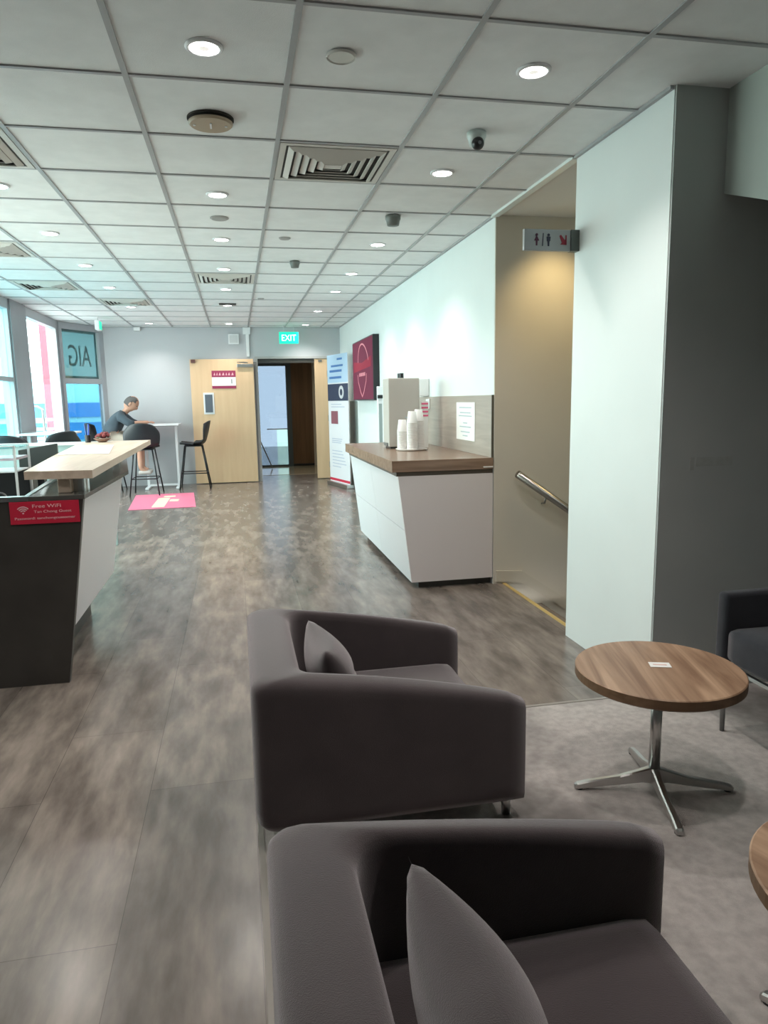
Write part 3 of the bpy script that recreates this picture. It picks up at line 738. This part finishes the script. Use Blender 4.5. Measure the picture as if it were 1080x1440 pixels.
hd = jv((.28, 0, 1.305), (.07, .07), nk2)
for s in (-1, 1):
    sh_ = jv((.15, s * .17, 1.17), .062, ch); el = jv((.30, s * .21, 1.02 + .02), .045, sh_); wr = jv((.48, s * .10, 1.055), .03, el)
    pm = jv((.545, s * .085, 1.06), (.032, .018), wr)
    hp = jv((.08, s * .09, .81), .066, pel); kn = jv((.40, s * .11, .785), .056, hp); an = jv((.40, s * .10, .34), .042, kn)
    toe = jv((.50, s * .10, .295), (.035, .03), an)
body = skin('body', V, E_, RD, SKIN, pr)
# head
bm = bmesh.new(); bmesh.ops.create_uvsphere(bm, u_segments=24, v_segments=18, radius=1)
for v in bm.verts:
    x, y, z = v.co
    jaw = 1 - .28 * max(0, -z) ** 1.3
    v.co = Vector((x * .095 * (1 - .12 * max(0, -z)), y * .075 * jaw, z * .115))
    if x > .55 and -.25 < z < .15 and abs(y) < .22: v.co.x += .013 * (1 - abs(y) / .22)       # nose
    if x > .6 and .08 < z < .32 and .2 < abs(y) < .55: v.co.x -= .008                          # eye sockets
    if x > .6 and -.55 < z < -.4 and abs(y) < .3: v.co.x -= .006                               # mouth
H = Matrix.Translation((.31, 0, 1.345)) @ Matrix.Rotation(math.radians(40), 4, 'Y') @ Matrix.Scale(1.12, 4)
bm.transform(H); link('head', bm, SKIN, pr, True)
for s in (-1, 1):
    bm = bmesh.new(); bmesh.ops.create_uvsphere(bm, u_segments=10, v_segments=8, radius=1, matrix=H @ Matrix.Translation((-.005, s * .077, -.005)) @ Matrix.Diagonal((.018, .009, .03, 1))); link('ear', bm, SKIN, pr, True)
    bm = bmesh.new(); bmesh.ops.create_uvsphere(bm, u_segments=10, v_segments=8, radius=.0075, matrix=H @ Matrix.Translation((.080, s * .030, .022))); link('eye', bm, mat('eye_dark', (.05, .04, .04), .3), pr, True)
bm = bmesh.new(); bmesh.ops.create_uvsphere(bm, u_segments=24, v_segments=16, radius=1)
dl = [v for v in bm.verts if v.co.z < -.42 or (v.co.x > .1 and v.co.z < .30) or v.co.x > .5 or (v.co.z > .80 and abs(v.co.y) < .3)]
bmesh.ops.delete(bm, geom=dl, context='VERTS')
bm.transform(H @ Matrix.Diagonal((.100, .081, .119, 1))); hr = link('hair', bm, mat('grey_hair', (.10, .09, .09), .8), pr, True)
md = hr.modifiers.new('s', 'SOLIDIFY'); md.thickness = .008
# clothes
TOP = noisy('slate_top', (.045, .065, .085), (.06, .08, .10), nscale=8, rough=.85)
V2 = []; E2 = []; R2 = []
def jw(p, r, par=None):
    V2.append(p); R2.append(r)
    if par is not None: E2.append((par, len(V2) - 1))
    return len(V2) - 1
a_ = jw((-.03, 0, .865), (.165, .15)); b_ = jw((.0, 0, .97), (.16, .145), a_); c_ = jw((.09, 0, 1.10), (.17, .15), b_); d_ = jw((.19, 0, 1.215), (.08, .08), c_)
for s in (-1, 1):
    e_ = jw((.15, s * .175, 1.165), .078, c_); f_ = jw((.295, s * .215, 1.045), .060, e_); g_ = jw((.37, s * .17, 1.05), .050, f_)
skin('shirt', V2, E2, R2, TOP, pr)
V3 = [(-.03, 0, .86)]; E3 = []; R3 = [(.145, .125)]
for s in (-1, 1):
    V3 += [(.09, s * .095, .81), (.40, s * .11, .785), (.405, s * .105, .60)]; n_ = len(V3); R3 += [.092, .074, .07]
    E3 += [(0, n_ - 3), (n_ - 3, n_ - 2), (n_ - 2, n_ - 1)]
skin('shorts', V3, E3, R3, mat('khaki_shorts', (.42, .36, .30), .8), pr)
for s in (-1, 1):
    bm = bmesh.new(); box(bm, .36, .55, s * .10 - .04, s * .10 + .04, .255, .315, bev=.02, seg=3); link('shoe', bm, mat('pale_shoe', (.55, .50, .47), .6), pr, True)
    base = Vector((.565, s * .085, 1.058))
    for k in range(4):
        y = (k - 1.5) * .016; l = (.06, .068, .064, .05)[k]
        skin('finger', [tuple(base + Vector((-.015, y * .8, .003))), tuple(base + Vector((l * .35, y, .006))), tuple(base + Vector((l * .75, y, -.004))), tuple(base + Vector((l, y, -.018)))],
             [(0, 1), (1, 2), (2, 3)], [.009, .009, .008, .007], SKIN, pr, 1)
    skin('thumb', [tuple(base + Vector((-.03, -s * .022, 0))), tuple(base + Vector((0, -s * .045, .002))), tuple(base + Vector((.025, -s * .048, -.01)))], [(0, 1), (1, 2)], [.011, .010, .008], SKIN, pr, 1)

# ------------------------------------------------------------------ armchairs
def tub_bm(dep, wid, hb, hf, ta, tb_, z0, ro=.045, ri=.08):
    hw = wid / 2
    def outline(x_in, y_half, r, xf):
        pts = []
        n1 = 14
        for k in range(n1): pts.append((xf + (x_in + r - xf) * k / n1, -y_half))
        for k in range(9): a = -PI / 2 - PI / 2 * k / 8; pts.append((x_in + r + r * math.cos(a), -y_half + r + r * math.sin(a)))
        n2 = 14
        for k in range(1, n2): pts.append((x_in, -y_half + r + (2 * y_half - 2 * r) * k / n2))
        for k in range(9): a = PI - PI / 2 * k / 8; pts.append((x_in + r + r * math.cos(a), y_half - r + r * math.sin(a)))
        for k in range(1, n1 + 1): pts.append((x_in + r + (xf - x_in - r) * k / n1, y_half))
        return pts
    O = outline(0, hw, ro, dep); I = outline(tb_, hw - ta, ri, dep); N = len(O)
    rings = []; bm = bmesh.new()
    for i in range(N):
        ox, oy = O[i]; ix, iy = I[i]
        f = min(1, max(0, ((ox + ix) / 2 - .12) / (dep - .12)))
        h = hb + (hf - hb) * (f * .65 + .35 * f * f)
        end = min(i, N - 1 - i); sh = (0.84, .96, 1.)[min(end, 2)]
        mx, my = (ox + ix) / 2, (oy + iy) / 2
        if end < 2: h -= (.012, .002)[end]
        dx = (0.0, .012)[1] if end == 0 else 0
        ring = []
        r = min(.042, math.hypot(ox - ix, oy - iy) / 2)
        tcount = 9
        def pt(f2, z):  # f2 from 0 (outer) to 1 (inner)
            g = .5 + (f2 - .5) * sh
            return bm.verts.new((ox + (ix - ox) * g, oy + (iy - oy) * g, z))
        ring.append(pt(.12, z0)); ring.append(pt(.03, z0 + .02)); ring.append(pt(0, z0 + .06)); ring.append(pt(0, (z0 + h) / 2))
        rr = r * .95
        L__ = math.hypot(ox - ix, oy - iy)
        for k in range(tcount + 1):
            a = PI * k / tcount
            f2 = .5 - .5 * math.copysign(abs(math.cos(a)) ** .62, math.cos(a))
            ring.append(pt(f2, h - rr + rr * math.sin(a) ** .75))
        ring.append(pt(1, (z0 + h) / 2)); ring.append(pt(1, z0 + .02)); ring.append(pt(.9, z0))
        rings.append(ring)
    m_ = len(rings[0])
    for A_, B_ in zip(rings, rings[1:]):
        for k in range(m_): bm.faces.new((A_[k], A_[(k + 1) % m_], B_[(k + 1) % m_], B_[k]))
    bm.faces.new(rings[0][::-1]); bm.faces.new(rings[-1])
    return bm

def cushion_bm(x0, x1, y0, y1, z0, z1, r=.035, crown=.012):
    bm = bmesh.new(); nx = ny = 14
    cx, cy = (x0 + x1) / 2, (y0 + y1) / 2; hx, hy = (x1 - x0) / 2, (y1 - y0) / 2; hz = (z1 - z0) / 2; cz = (z0 + z1) / 2
    bmesh.ops.create_cube(bm, size=2); bmesh.ops.subdivide_edges(bm, edges=bm.edges[:], cuts=11, use_grid_fill=True)
    for v in bm.verts:
        x, y, z = v.co.x * hx, v.co.y * hy, v.co.z * hz
        qx, qy, qz = (max(-h + r, min(h - r, c)) for c, h in ((x, hx), (y, hy), (z, hz)))
        d_ = Vector((x - qx, y - qy, z - qz))
        if d_.length > 1e-6: d_ = d_.normalized() * min(d_.length, r) if sum(abs(c) > 1e-6 for c in d_) > 1 else d_
        cr = crown * (1 - v.co.x ** 2) * (1 - v.co.y ** 2) * (1 if v.co.z > .99 else 0)
        v.co = Vector((cx + qx + d_.x, cy + qy + d_.y, cz + qz + d_.z + cr))
    return bm

def armchair(label, loc, rz=0., dep=.845, hf=.415):
    t = thing('armchair', label, 'armchair', loc, rz, 'brown grey tub armchairs')
    link('tub_shell', tub_bm(dep, .79, .545, hf, .080, .155, .075), M['fabric'], t, True)
    link('seat_cushion', cushion_bm(.13, dep - .04, -.312, .312, .15, .288, .03, .012), M['fabric'], t, True)
    link('seat_base', bx(.12, dep - .075, -.315, .315, .078, .152, bev=.01), M['fabric'], t)
    for x in (.09, dep - .045):
        for y in (-.34, .34):
            bm = bmesh.new(); cyl(bm, (x, y, .004), (x, y, .082), .014, .016, 16); link('leg', bm, M['chrome'], t, True)
    return t
armchair('brown grey tub armchair farther from the camera, beside the round oak table', (0, 2.36, .005 - .004))
armchair('brown grey tub armchair nearest the camera with a pillow at its back', (.016, .887, .001), 0, .815, .44)
def pillow_bm(a, b, T, n=22):
    bm = bmesh.new(); top = {}; bot = {}
    for i in range(n + 1):
        for j in range(n + 1):
            u = -1 + 2 * i / n; v = -1 + 2 * j / n
            px = a * u * (1 - .10 * (1 - v * v)); py = b * v * (1 - .10 * (1 - u * u))
            th = T * max(0, (1 - u ** 2)) ** .5 * max(0, (1 - v ** 2)) ** .5
            th *= 1 - .10 * math.exp(-((u - .1) ** 2 * 30)) * (abs(v) < .7)
            edge = i in (0, n) or j in (0, n)
            top[i, j] = bm.verts.new((px, py, th)); bot[i, j] = top[i, j] if edge else bm.verts.new((px, py, -th))
    for i in range(n):
        for j in range(n):
            bm.faces.new((top[i, j], top[i + 1, j], top[i + 1, j + 1], top[i, j + 1]))
            f = [bot[i, j], bot[i, j + 1], bot[i + 1, j + 1], bot[i + 1, j]]
            if len({x for x in f}) == 4 and not all(x in (top[i, j], top[i + 1, j], top[i + 1, j + 1], top[i, j + 1]) for x in f): bm.faces.new(f)
    return bm
def pillow(label, loc, lean, rz, a, b, T):
    bm = pillow_bm(a, b, T)
    # stands on its lower edge: plane normal towards +x, leaning back
    bm.transform(Matrix.Rotation(rz, 4, 'Z') @ Matrix.Rotation(PI / 2 - lean, 4, 'Y') @ Matrix.Translation((-a, 0, 0)))
    o_ = link('pillow', bm, M['fabric'], smooth=True); o_.location = loc
    return tag(o_, label, 'pillow', 'brown grey pillows')
pillow('brown grey pillow in the armchair farther from the camera', (.325, 2.30, .298), math.radians(20), .06, .145, .185, .08)
pillow('brown grey pillow leaning in the armchair nearest the camera', (.375, .845, .30), math.radians(24), .0, .158, .215, .09)

# dark armchair across the table, facing left
t = thing('side_armchair', 'charcoal square armed armchair with steel legs at the right edge by the grey wall', 'armchair', (1.84, 2.02, .005))
for s in (-1, 1):
    link('arm', bx(.0, .70, s * .40 - (.06 if s > 0 else 0), s * .40 + (.06 if s < 0 else 0), .285, .57, bev=.018, seg=3), M['fabricdark'], t, True)
    for x in (.012, .66):
        bm = bmesh.new(); cyl(bm, (x + .005, s * .345, 0), (x - .002, s * .345, .285), .009, .014, 12); link('leg', bm, M['darksteel'], t, True)
link('backrest', bx(.56, .72, -.33, .33, .285, .60, bev=.03, seg=3), M['fabricdark'], t, True)
link('seat_cushion', cushion_bm(-.005, .57, -.335, .335, .295, .44, .035, .01), M['fabricdark'], t, True)
link('frame_rail', bx(-.004, .012, -.40, .40, .278, .292), M['chrome'], t)

# ------------------------------------------------------------------ round tables
def side_table(label, loc, rz):
    t = thing('round_side_table', label, 'side table', loc, rz, 'round oak side tables')
    bm = bmesh.new(); lathe(bm, [(0, .402), (.262, .402), (.27, .408), (.27, .437)], n=72, mi=1); lathe(bm, [(.27, .437), (.2665, .44), (0, .44)], n=72)
    bmesh.ops.remove_doubles(bm, verts=bm.verts[:], dist=1e-5)
    tp = link('table_top', bm, [M['tabletop'], M['tableedge']], t)
    bm = bmesh.new(); cyl(bm, (0, 0, .045), (0, 0, .402), .019, n=28); link('column', bm, M['chrome'], t, True)
    bm = bmesh.new(); cyl(bm, (0, 0, .392), (0, 0, .402), .07, n=28); link('mounting_plate', bm, M['darksteel'], t)
    for k in range(4):
        a = k * PI / 2; c, s = math.cos(a), math.sin(a); bm = bmesh.new()
        secs = []
        for f, h0, h1, w_ in ((.0, .03, .085, .014), (.12, .032, .075, .012), (.4, .022, .052, .011), (.8, .010, .033, .011), (.97, .004, .022, .012), (1., .004, .016, .008)):
            r = .012 + f * .255
            secs.append([bm.verts.new((r * c - q * s, r * s + q * c, z)) for q, z in ((-w_, h0), (w_, h0), (w_, h1 - .004), (w_ * .6, h1), (-w_ * .6, h1), (-w_, h1 - .004))])
        for A_, B_ in zip(secs, secs[1:]):
            for q in range(6): bm.faces.new((A_[q], A_[(q + 1) % 6], B_[(q + 1) % 6], B_[q]))
        bm.faces.new(secs[0][::-1]); bm.faces.new(secs[-1])
        f_ = link('foot', bm, M['chrome'], t)
        bm = bmesh.new(); cyl(bm, (.25 * c, .25 * s, 0), (.25 * c, .25 * s, .006), .012, n=12); link('glide', bm, M['black'], f_)
    return t
side_table('round oak side table with a small card, between the armchairs', (1.343, 2.036, .005), math.radians(165))
side_table('second round oak side table cut off at the right edge of the photo', (1.172, .955, .005), .3)
t = thing('table_card', 'small white printed card on the round oak table', 'card', (1.36, 2.055, .4455), -.35)
link('card', bx(-.034, .034, -.022, .022, 0, .0015), M['paper'], t)
bm = bmesh.new(); box(bm, -.022, .022, -.004, .004, .0015, .002); link('print_line', bm, mat('faint_red_print', (.75, .5, .45), .6), t)

# ------------------------------------------------------------------ signs and wall fittings
t = thing('restroom_sign', 'grey projecting restroom sign on the white column', 'sign', (1.78, 3.58, 2.09))
link('bracket', bx(-.045, .0, -.02, .02, .0, .105), mat('sign_bracket', (.10, .12, .11), .4), t)
link('plate', bx(-.30, -.045, -.012, .012, .0, .105, bev=.002), mat('sign_silver', (.34, .35, .36), .35, .3), t)
DK = mat('sign_navy', (.02, .02, .05), .5); PL = mat('sign_plum', (.09, .02, .05), .5)
bm = bmesh.new(); cyl(bm, (-.233, -.014, .077), (-.233, -.012, .077), .007, n=16); prism(bm, [(-.233, .075), (-.219, .048), (-.228, .048), (-.229, .024), (-.237, .024), (-.238, .048), (-.247, .048)], -.014, -.012, 'y'); link('woman_symbol', bm, PL, t)
bm = bmesh.new(); prism(bm, [(-.203, .022), (-.199, .022), (-.195, .085), (-.199, .085)], -.014, -.012, 'y'); link('divider', bm, DK, t)
bm = bmesh.new(); cyl(bm, (-.168, -.014, .077), (-.168, -.012, .077), .007, n=16); prism(bm, [(-.179, .069), (-.157, .069), (-.159, .048), (-.163, .045), (-.164, .022), (-.172, .022), (-.173, .045), (-.177, .048)], -.014, -.012, 'y'); link('man_symbol', bm, DK, t)
bm = bmesh.new(); prism(bm, [(-.108, .074), (-.100, .080), (-.079, .055), (-.072, .062), (-.070, .030), (-.104, .032), (-.094, .040)], -.014, -.012, 'y'); prism(bm, [(-.075, .078), (-.068, .078), (-.068, .03), (-.075, .03)], -.014, -.012, 'y'); link('arrow_symbol', bm, mat('sign_red', (.30, .02, .04), .5), t)

GREEN = mat('exit_green', (.0, .45, .28), .4, emit=(.01, .62, .36), estr=1.1)
WG = mat('exit_letter', (.9, 1, .95), .4, emit=(.75, 1, .9), estr=1.3)
t = thing('exit_sign', 'green illuminated EXIT sign hanging before the far doorway', 'sign', (.89, 11.9, 2.27))
link('light_box', bx(-.155, .155, -.02, .02, 0, .185, bev=.004), GREEN, t)
text('lettering', 'EXIT', .23, .095, (-.115, -.022, .045), (1, 0, 0), WG, t)
for x in (-.08, .08):
    bm = bmesh.new(); cyl(bm, (x, 0, .185), (x, 0, CEIL - 2.27), .004, n=8); link('hanger', bm, M['steel'], t)
t = thing('exit_sign', 'narrow end view of a hanging exit sign by the left windows', 'sign', (-1.87, 11.0, 2.39))
link('light_box', bx(-.03, .03, -.10, .10, 0, .13, bev=.004), M['whiteplastic'], t)
link('face_panel', bx(.03, .034, -.09, .09, .01, .12), GREEN, t)
bm = bmesh.new(); cyl(bm, (0, 0, .13), (0, 0, CEIL - 2.39), .006, n=8); link('hanger', bm, M['steel'], t)
t = thing('junction_box', 'small white box high on the far wall above the open door', 'wall box', (.01, 12.291, 2.29))
link('housing', bx(-.085, .085, -.05, 0, 0, .165, bev=.006), M['whiteplastic'], t)
link('cover', bx(-.065, .065, -.056, -.05, .02, .145, bev=.002), mat('pale_grey_cover', (.62, .62, .62), .5), t)
t = thing('cable_trunking', 'white vertical conduit from the ceiling down to the open door', 'conduit', (.235, 12.289, 2.09))
link('duct', bx(-.025, .025, -.035, 0, 0, .47, bev=.004), M['whiteplastic'], t)
link('duct_head', bx(-.07, .05, -.05, 0, .36, .47, bev=.004), M['whiteplastic'], t)
t = thing('ceiling_sensor', 'small pale sensor at the top of the far wall', 'sensor', (-1.5, 12.26, 2.50))
link('housing', bx(-.05, .05, -.04, .02, 0, .06, bev=.008), M['whiteplastic'], t)
# faint adhesive marks on the grey wall
bm = bmesh.new(); box(bm, 1.925, 1.945, 2.756, 2.758, 1.02, 1.075, bev=.0); box(bm, 1.955, 2.135, 2.7565, 2.758, 1.035, 1.075)
tag(link('adhesive_mark', bm, noisy('adhesive_stain', (.36, .37, .355), (.40, .415, .405), nscale=30, rough=.6)), 'faint smudged adhesive marks on the dark grey wall', 'stain')

# ------------------------------------------------------------------ ceiling fittings
t0 = thing('downlight', 'x', 'downlight', (0, 0, CEIL), 0, 'recessed ceiling downlights')
bm = bmesh.new(); lathe(bm, [(.052, -.002), (.052, -.006), (.062, -.006), (.066, -.001), (.066, .003), (.052, .003)], n=36)
link('trim_ring', bm, M['whitemetal'], t0, True)
bm = bmesh.new(); lathe(bm, [(0, -.003), (.052, -.003), (.052, .002), (0, .002)], n=36); link('diffuser', bm, M['glow'], t0)
bm = bmesh.new(); lathe(bm, [(0, -.0045), (.018, -.0045), (.018, -.003), (0, -.003)], n=20); link('lens', bm, mat('lamp_lens', (.6, .6, .58), .3, emit=(1, .96, .9), estr=.55), t0)
cols = {'middle row': (-.05, [2.752, 4.56, 5.76, 7.0, 8.2, 9.55, 11.72]), 'right row': (1.163, [2.735, 3.966, 5.79, 7.11, 8.26, 10.05, 11.84]), 'left row': (-1.25, [4.55, 5.71, 6.94, 8.19, 9.77, 11.72])}
ordn = ['nearest the camera', 'second from the camera', 'third from the camera', 'fourth from the camera', 'fifth from the camera', 'sixth from the camera', 'farthest from the camera']
first = True
for rn, (x, ys) in cols.items():
    for k, y in enumerate(ys):
        lb = 'bright round downlight, %s, %s of the ceiling' % (ordn[k] if k < len(ys) - 1 else ordn[6], rn)
        if first: t0.location = (x, y, CEIL); t0['label'] = lb; first = False
        else: dup(t0, (x, y, CEIL), 0, lb)
        ld = bpy.data.lights.new('downlight_lamp', 'SPOT'); ld.energy = 27; ld.spot_size = math.radians(125); ld.spot_blend = .7; ld.shadow_soft_size = .04; ld.color = (1, .955, .90)
        lo = bpy.data.objects.new('downlight_lamp', ld); COL.objects.link(lo); lo.location = (x, y, CEIL - .02)

for x, y in ((1.163, 1.50), (-.05, 1.50), (-1.25, 2.15)):
    dup(t0, (x, y, CEIL), 0, 'round downlight in the ceiling above the viewpoint')
    ld = bpy.data.lights.new('downlight_lamp', 'SPOT'); ld.energy = 27; ld.spot_size = math.radians(125); ld.spot_blend = .7; ld.shadow_soft_size = .04; ld.color = (1, .955, .90)
    lo = bpy.data.objects.new('downlight_lamp', ld); COL.objects.link(lo); lo.location = (x, y, CEIL - .02)

def diffuser(label, x, y, open_=0.):
    t = thing('air_diffuser', label, 'air vent', (x, y, CEIL), 0, 'square ceiling air vents')
    link('backing', bx(-.285, .285, -.285, .285, .0, .003), mat('vent_dark', (.05, .05, .048), .8), t)
    bm = bmesh.new()
    for k, h in enumerate((.285, .243, .201, .159, .117, .075)):
        w_ = .030 if k == 0 else .027; zi = -.006 - .002 * k * 0; 
        o4 = [(h, h), (-h, h), (-h, -h), (h, -h)]; i_ = h - w_; i4 = [(i_, i_), (-i_, i_), (-i_, -i_), (i_, -i_)]
        zo = -.004; zn = -.018 if k else -.004
        A_ = [bm.verts.new((a, b, zo)) for a, b in o4]; B_ = [bm.verts.new((a, b, zn)) for a, b in i4]; C_ = [bm.verts.new((a, b, zo + .006)) for a, b in o4]; D_ = [bm.verts.new((a, b, zn + .006)) for a, b in i4]
        for q in range(4):
            r = (q + 1) % 4
            bm.faces.new((A_[q], A_[r], B_[r], B_[q])); bm.faces.new((C_[q], D_[q], D_[r], C_[r])); bm.faces.new((A_[q], C_[q], C_[r], A_[r])); bm.faces.new((B_[q], B_[r], D_[r], D_[q]))
    link('louvre', bm, mat('vent_beige', (.62, .59, .55), .5), t)
    link('centre_plate', bx(-.045, .045, -.03, .03, -.014, -.008), mat('vent_beige'), t)
    return t
for (lb, i, j) in (('square ceiling vent nearest the camera in the middle row', 1, 2), ('square ceiling vent at the left edge, nearest of the left ones', -2, 2),
                   ('square ceiling vent farther along between the middle downlights', 0, 8), ('square ceiling vent at the far left edge above the reception desk', -3, 6),
                   ('square ceiling vent near the left windows, above the bar stools', -3, 9), ('square ceiling vent nearest the far wall', -2, 11)):
    diffuser(lb, X0 + (i + .5) * .6, Y0 + (j + .5) * .6)

t = thing('ceiling_speaker', 'round beige ceiling speaker with dark rim', 'speaker', (-.05, 3.40, CEIL))
bm = bmesh.new(); lathe(bm, [(0, -.004), (.10, -.004), (.10, .003), (0, .003)], n=40); link('rim', bm, mat('speaker_gap', (.03, .025, .02), .8), t)
bm = bmesh.new(); lathe(bm, [(0, -.026), (.088, -.026), (.095, -.020), (.095, -.014), (0, -.012)], n=40); link('cover', bm, mat('speaker_beige', (.42, .33, .24), .5), t, False)
bm = bmesh.new(); box(bm, -.004, .004, -.03, .03, -.029, -.026); link('centre_bar', bm, M['whitemetal'], t)
for x in (-.07, .065):
    bm = bmesh.new(); cyl(bm, (x, 0, -.029), (x, 0, -.026), .006, n=12); link('screw', bm, M['whitemetal'], t)
t = thing('smoke_detector', 'flush white ring detector on the ceiling near the first lamps', 'detector', (.428, 2.735, CEIL), 0, 'round ceiling discs')
bm = bmesh.new(); lathe(bm, [(0, -.006), (.045, -.006), (.047, -.0015), (.05, -.0015), (.052, -.008), (.055, -.001), (0, .002)], n=36); link('disc', bm, M['ceil_plain'], t)
for (x, y, r, lb) in ((-.05, 5.12, .062, 'grey flat ceiling disc between two middle row downlights'), (.42, 5.66, .045, 'small grey ceiling disc right of the middle downlights'), (.35, 8.9, .04, 'tiny grey ceiling disc far along the ceiling')):
    bm = bmesh.new(); lathe(bm, [(0, -.008), (r * .8, -.008), (r, -.001), (r, .002), (0, .002)], n=32)
    c = tag(link('ceiling_disc', bm, mat('disc_grey', (.36, .35, .34), .6)), lb, 'ceiling disc', 'flat ceiling discs'); c.location = (x, y, CEIL)
tag(link('access_slot', bx(-.15, .06, 9.36, 9.50, CEIL - .004, CEIL + .002), mat('vent_dark')), 'small dark slot in the ceiling far along the middle row', 'vent')
def dome(label, x, y, s, m1, ball=True, grp=None):
    t = thing('ceiling_camera', label, 'camera', (x, y, CEIL))
    bm = bmesh.new(); lathe(bm, [(0, 0), (.045 * s, 0), (.045 * s, -.02 * s), (.040 * s, -.028 * s), (.034 * s, -.055 * s), (0, -.058 * s)], n=32); link('housing', bm, m1, t, True)
    if ball:
        bm = bmesh.new(); bmesh.ops.create_uvsphere(bm, u_segments=24, v_segments=16, radius=.029 * s, matrix=Matrix.Translation((-.002, -.024 * s, -.055 * s))); b_ = link('lens_ball', bm, M['black'], t, True)
        bm = bmesh.new(); cyl(bm, (-.002, -.05 * s, -.058 * s), (-.002, -.0545 * s, -.06 * s), .008 * s, n=16); link('lens', bm, mat('lens_grey', (.2, .2, .22), .1), b_)
    return t
dome('white dome security camera with a black lens ball', 1.155, 3.37, 1.0, mat('cctv_white', (.55, .60, .58), .35))
dome('grey cylindrical ceiling camera farther along the ceiling', 1.092, 4.9, 1.15, mat('cctv_grey', (.16, .17, .16), .5), False)
dome('small grey ceiling camera far along the middle of the ceiling', .566, 6.55, 1.0, mat('cctv_grey'), False)

# ------------------------------------------------------------------ light
def spot(n, loc, e, size, col, target, rad=.05, blend=.8):
    ld = bpy.data.lights.new(n, 'SPOT'); ld.energy = e; ld.spot_size = math.radians(size); ld.spot_blend = blend; ld.color = col; ld.shadow_soft_size = rad
    lo = bpy.data.objects.new(n, ld); COL.objects.link(lo); lo.location = loc
    lo.rotation_euler = (Vector(target) - Vector(loc)).to_track_quat('-Z', 'Y').to_euler(); return lo
spot('stairwell_lamp', (2.2, 4.36, 2.54), 20, 85, (1, .76, .36), (2.2, 4.79, 1.75), .05, 1.)
spot('corridor_lamp', (1.2, 13.6, 2.42), 14, 140, (1, .85, .6), (1.2, 13.6, 0), .05)
for (y0, y1) in ((9.83, 11.35), (6.65, 9.1), (3.45, 6.3)):
    ld = bpy.data.lights.new('window_portal', 'AREA'); ld.shape = 'RECTANGLE'; ld.size = 2.3; ld.size_y = y1 - y0; ld.cycles.is_portal = True
    lo = bpy.data.objects.new('window_portal', ld); COL.objects.link(lo); lo.location = (-2.62, (y0 + y1) / 2, 1.28); lo.rotation_euler = (0, -PI / 2, 0)
wd = bpy.data.worlds.new('world'); SC.world = wd; wd.use_nodes = True
bg = wd.node_tree.nodes['Background']; bg.inputs['Color'].default_value = (1.0, .985, .95, 1); bg.inputs['Strength'].default_value = 8.5

SC.view_settings.view_transform = 'Standard'; SC.view_settings.look = 'None'; SC.view_settings.gamma = 1; SC.view_settings.use_curve_mapping = False
SC.view_settings.exposure = 0.40
SC.cycles.use_denoising = True
SC.cycles.max_bounces = 8; SC.cycles.diffuse_bounces = 4; SC.cycles.transparent_max_bounces = 8
SC.cycles.sample_clamp_indirect = 6
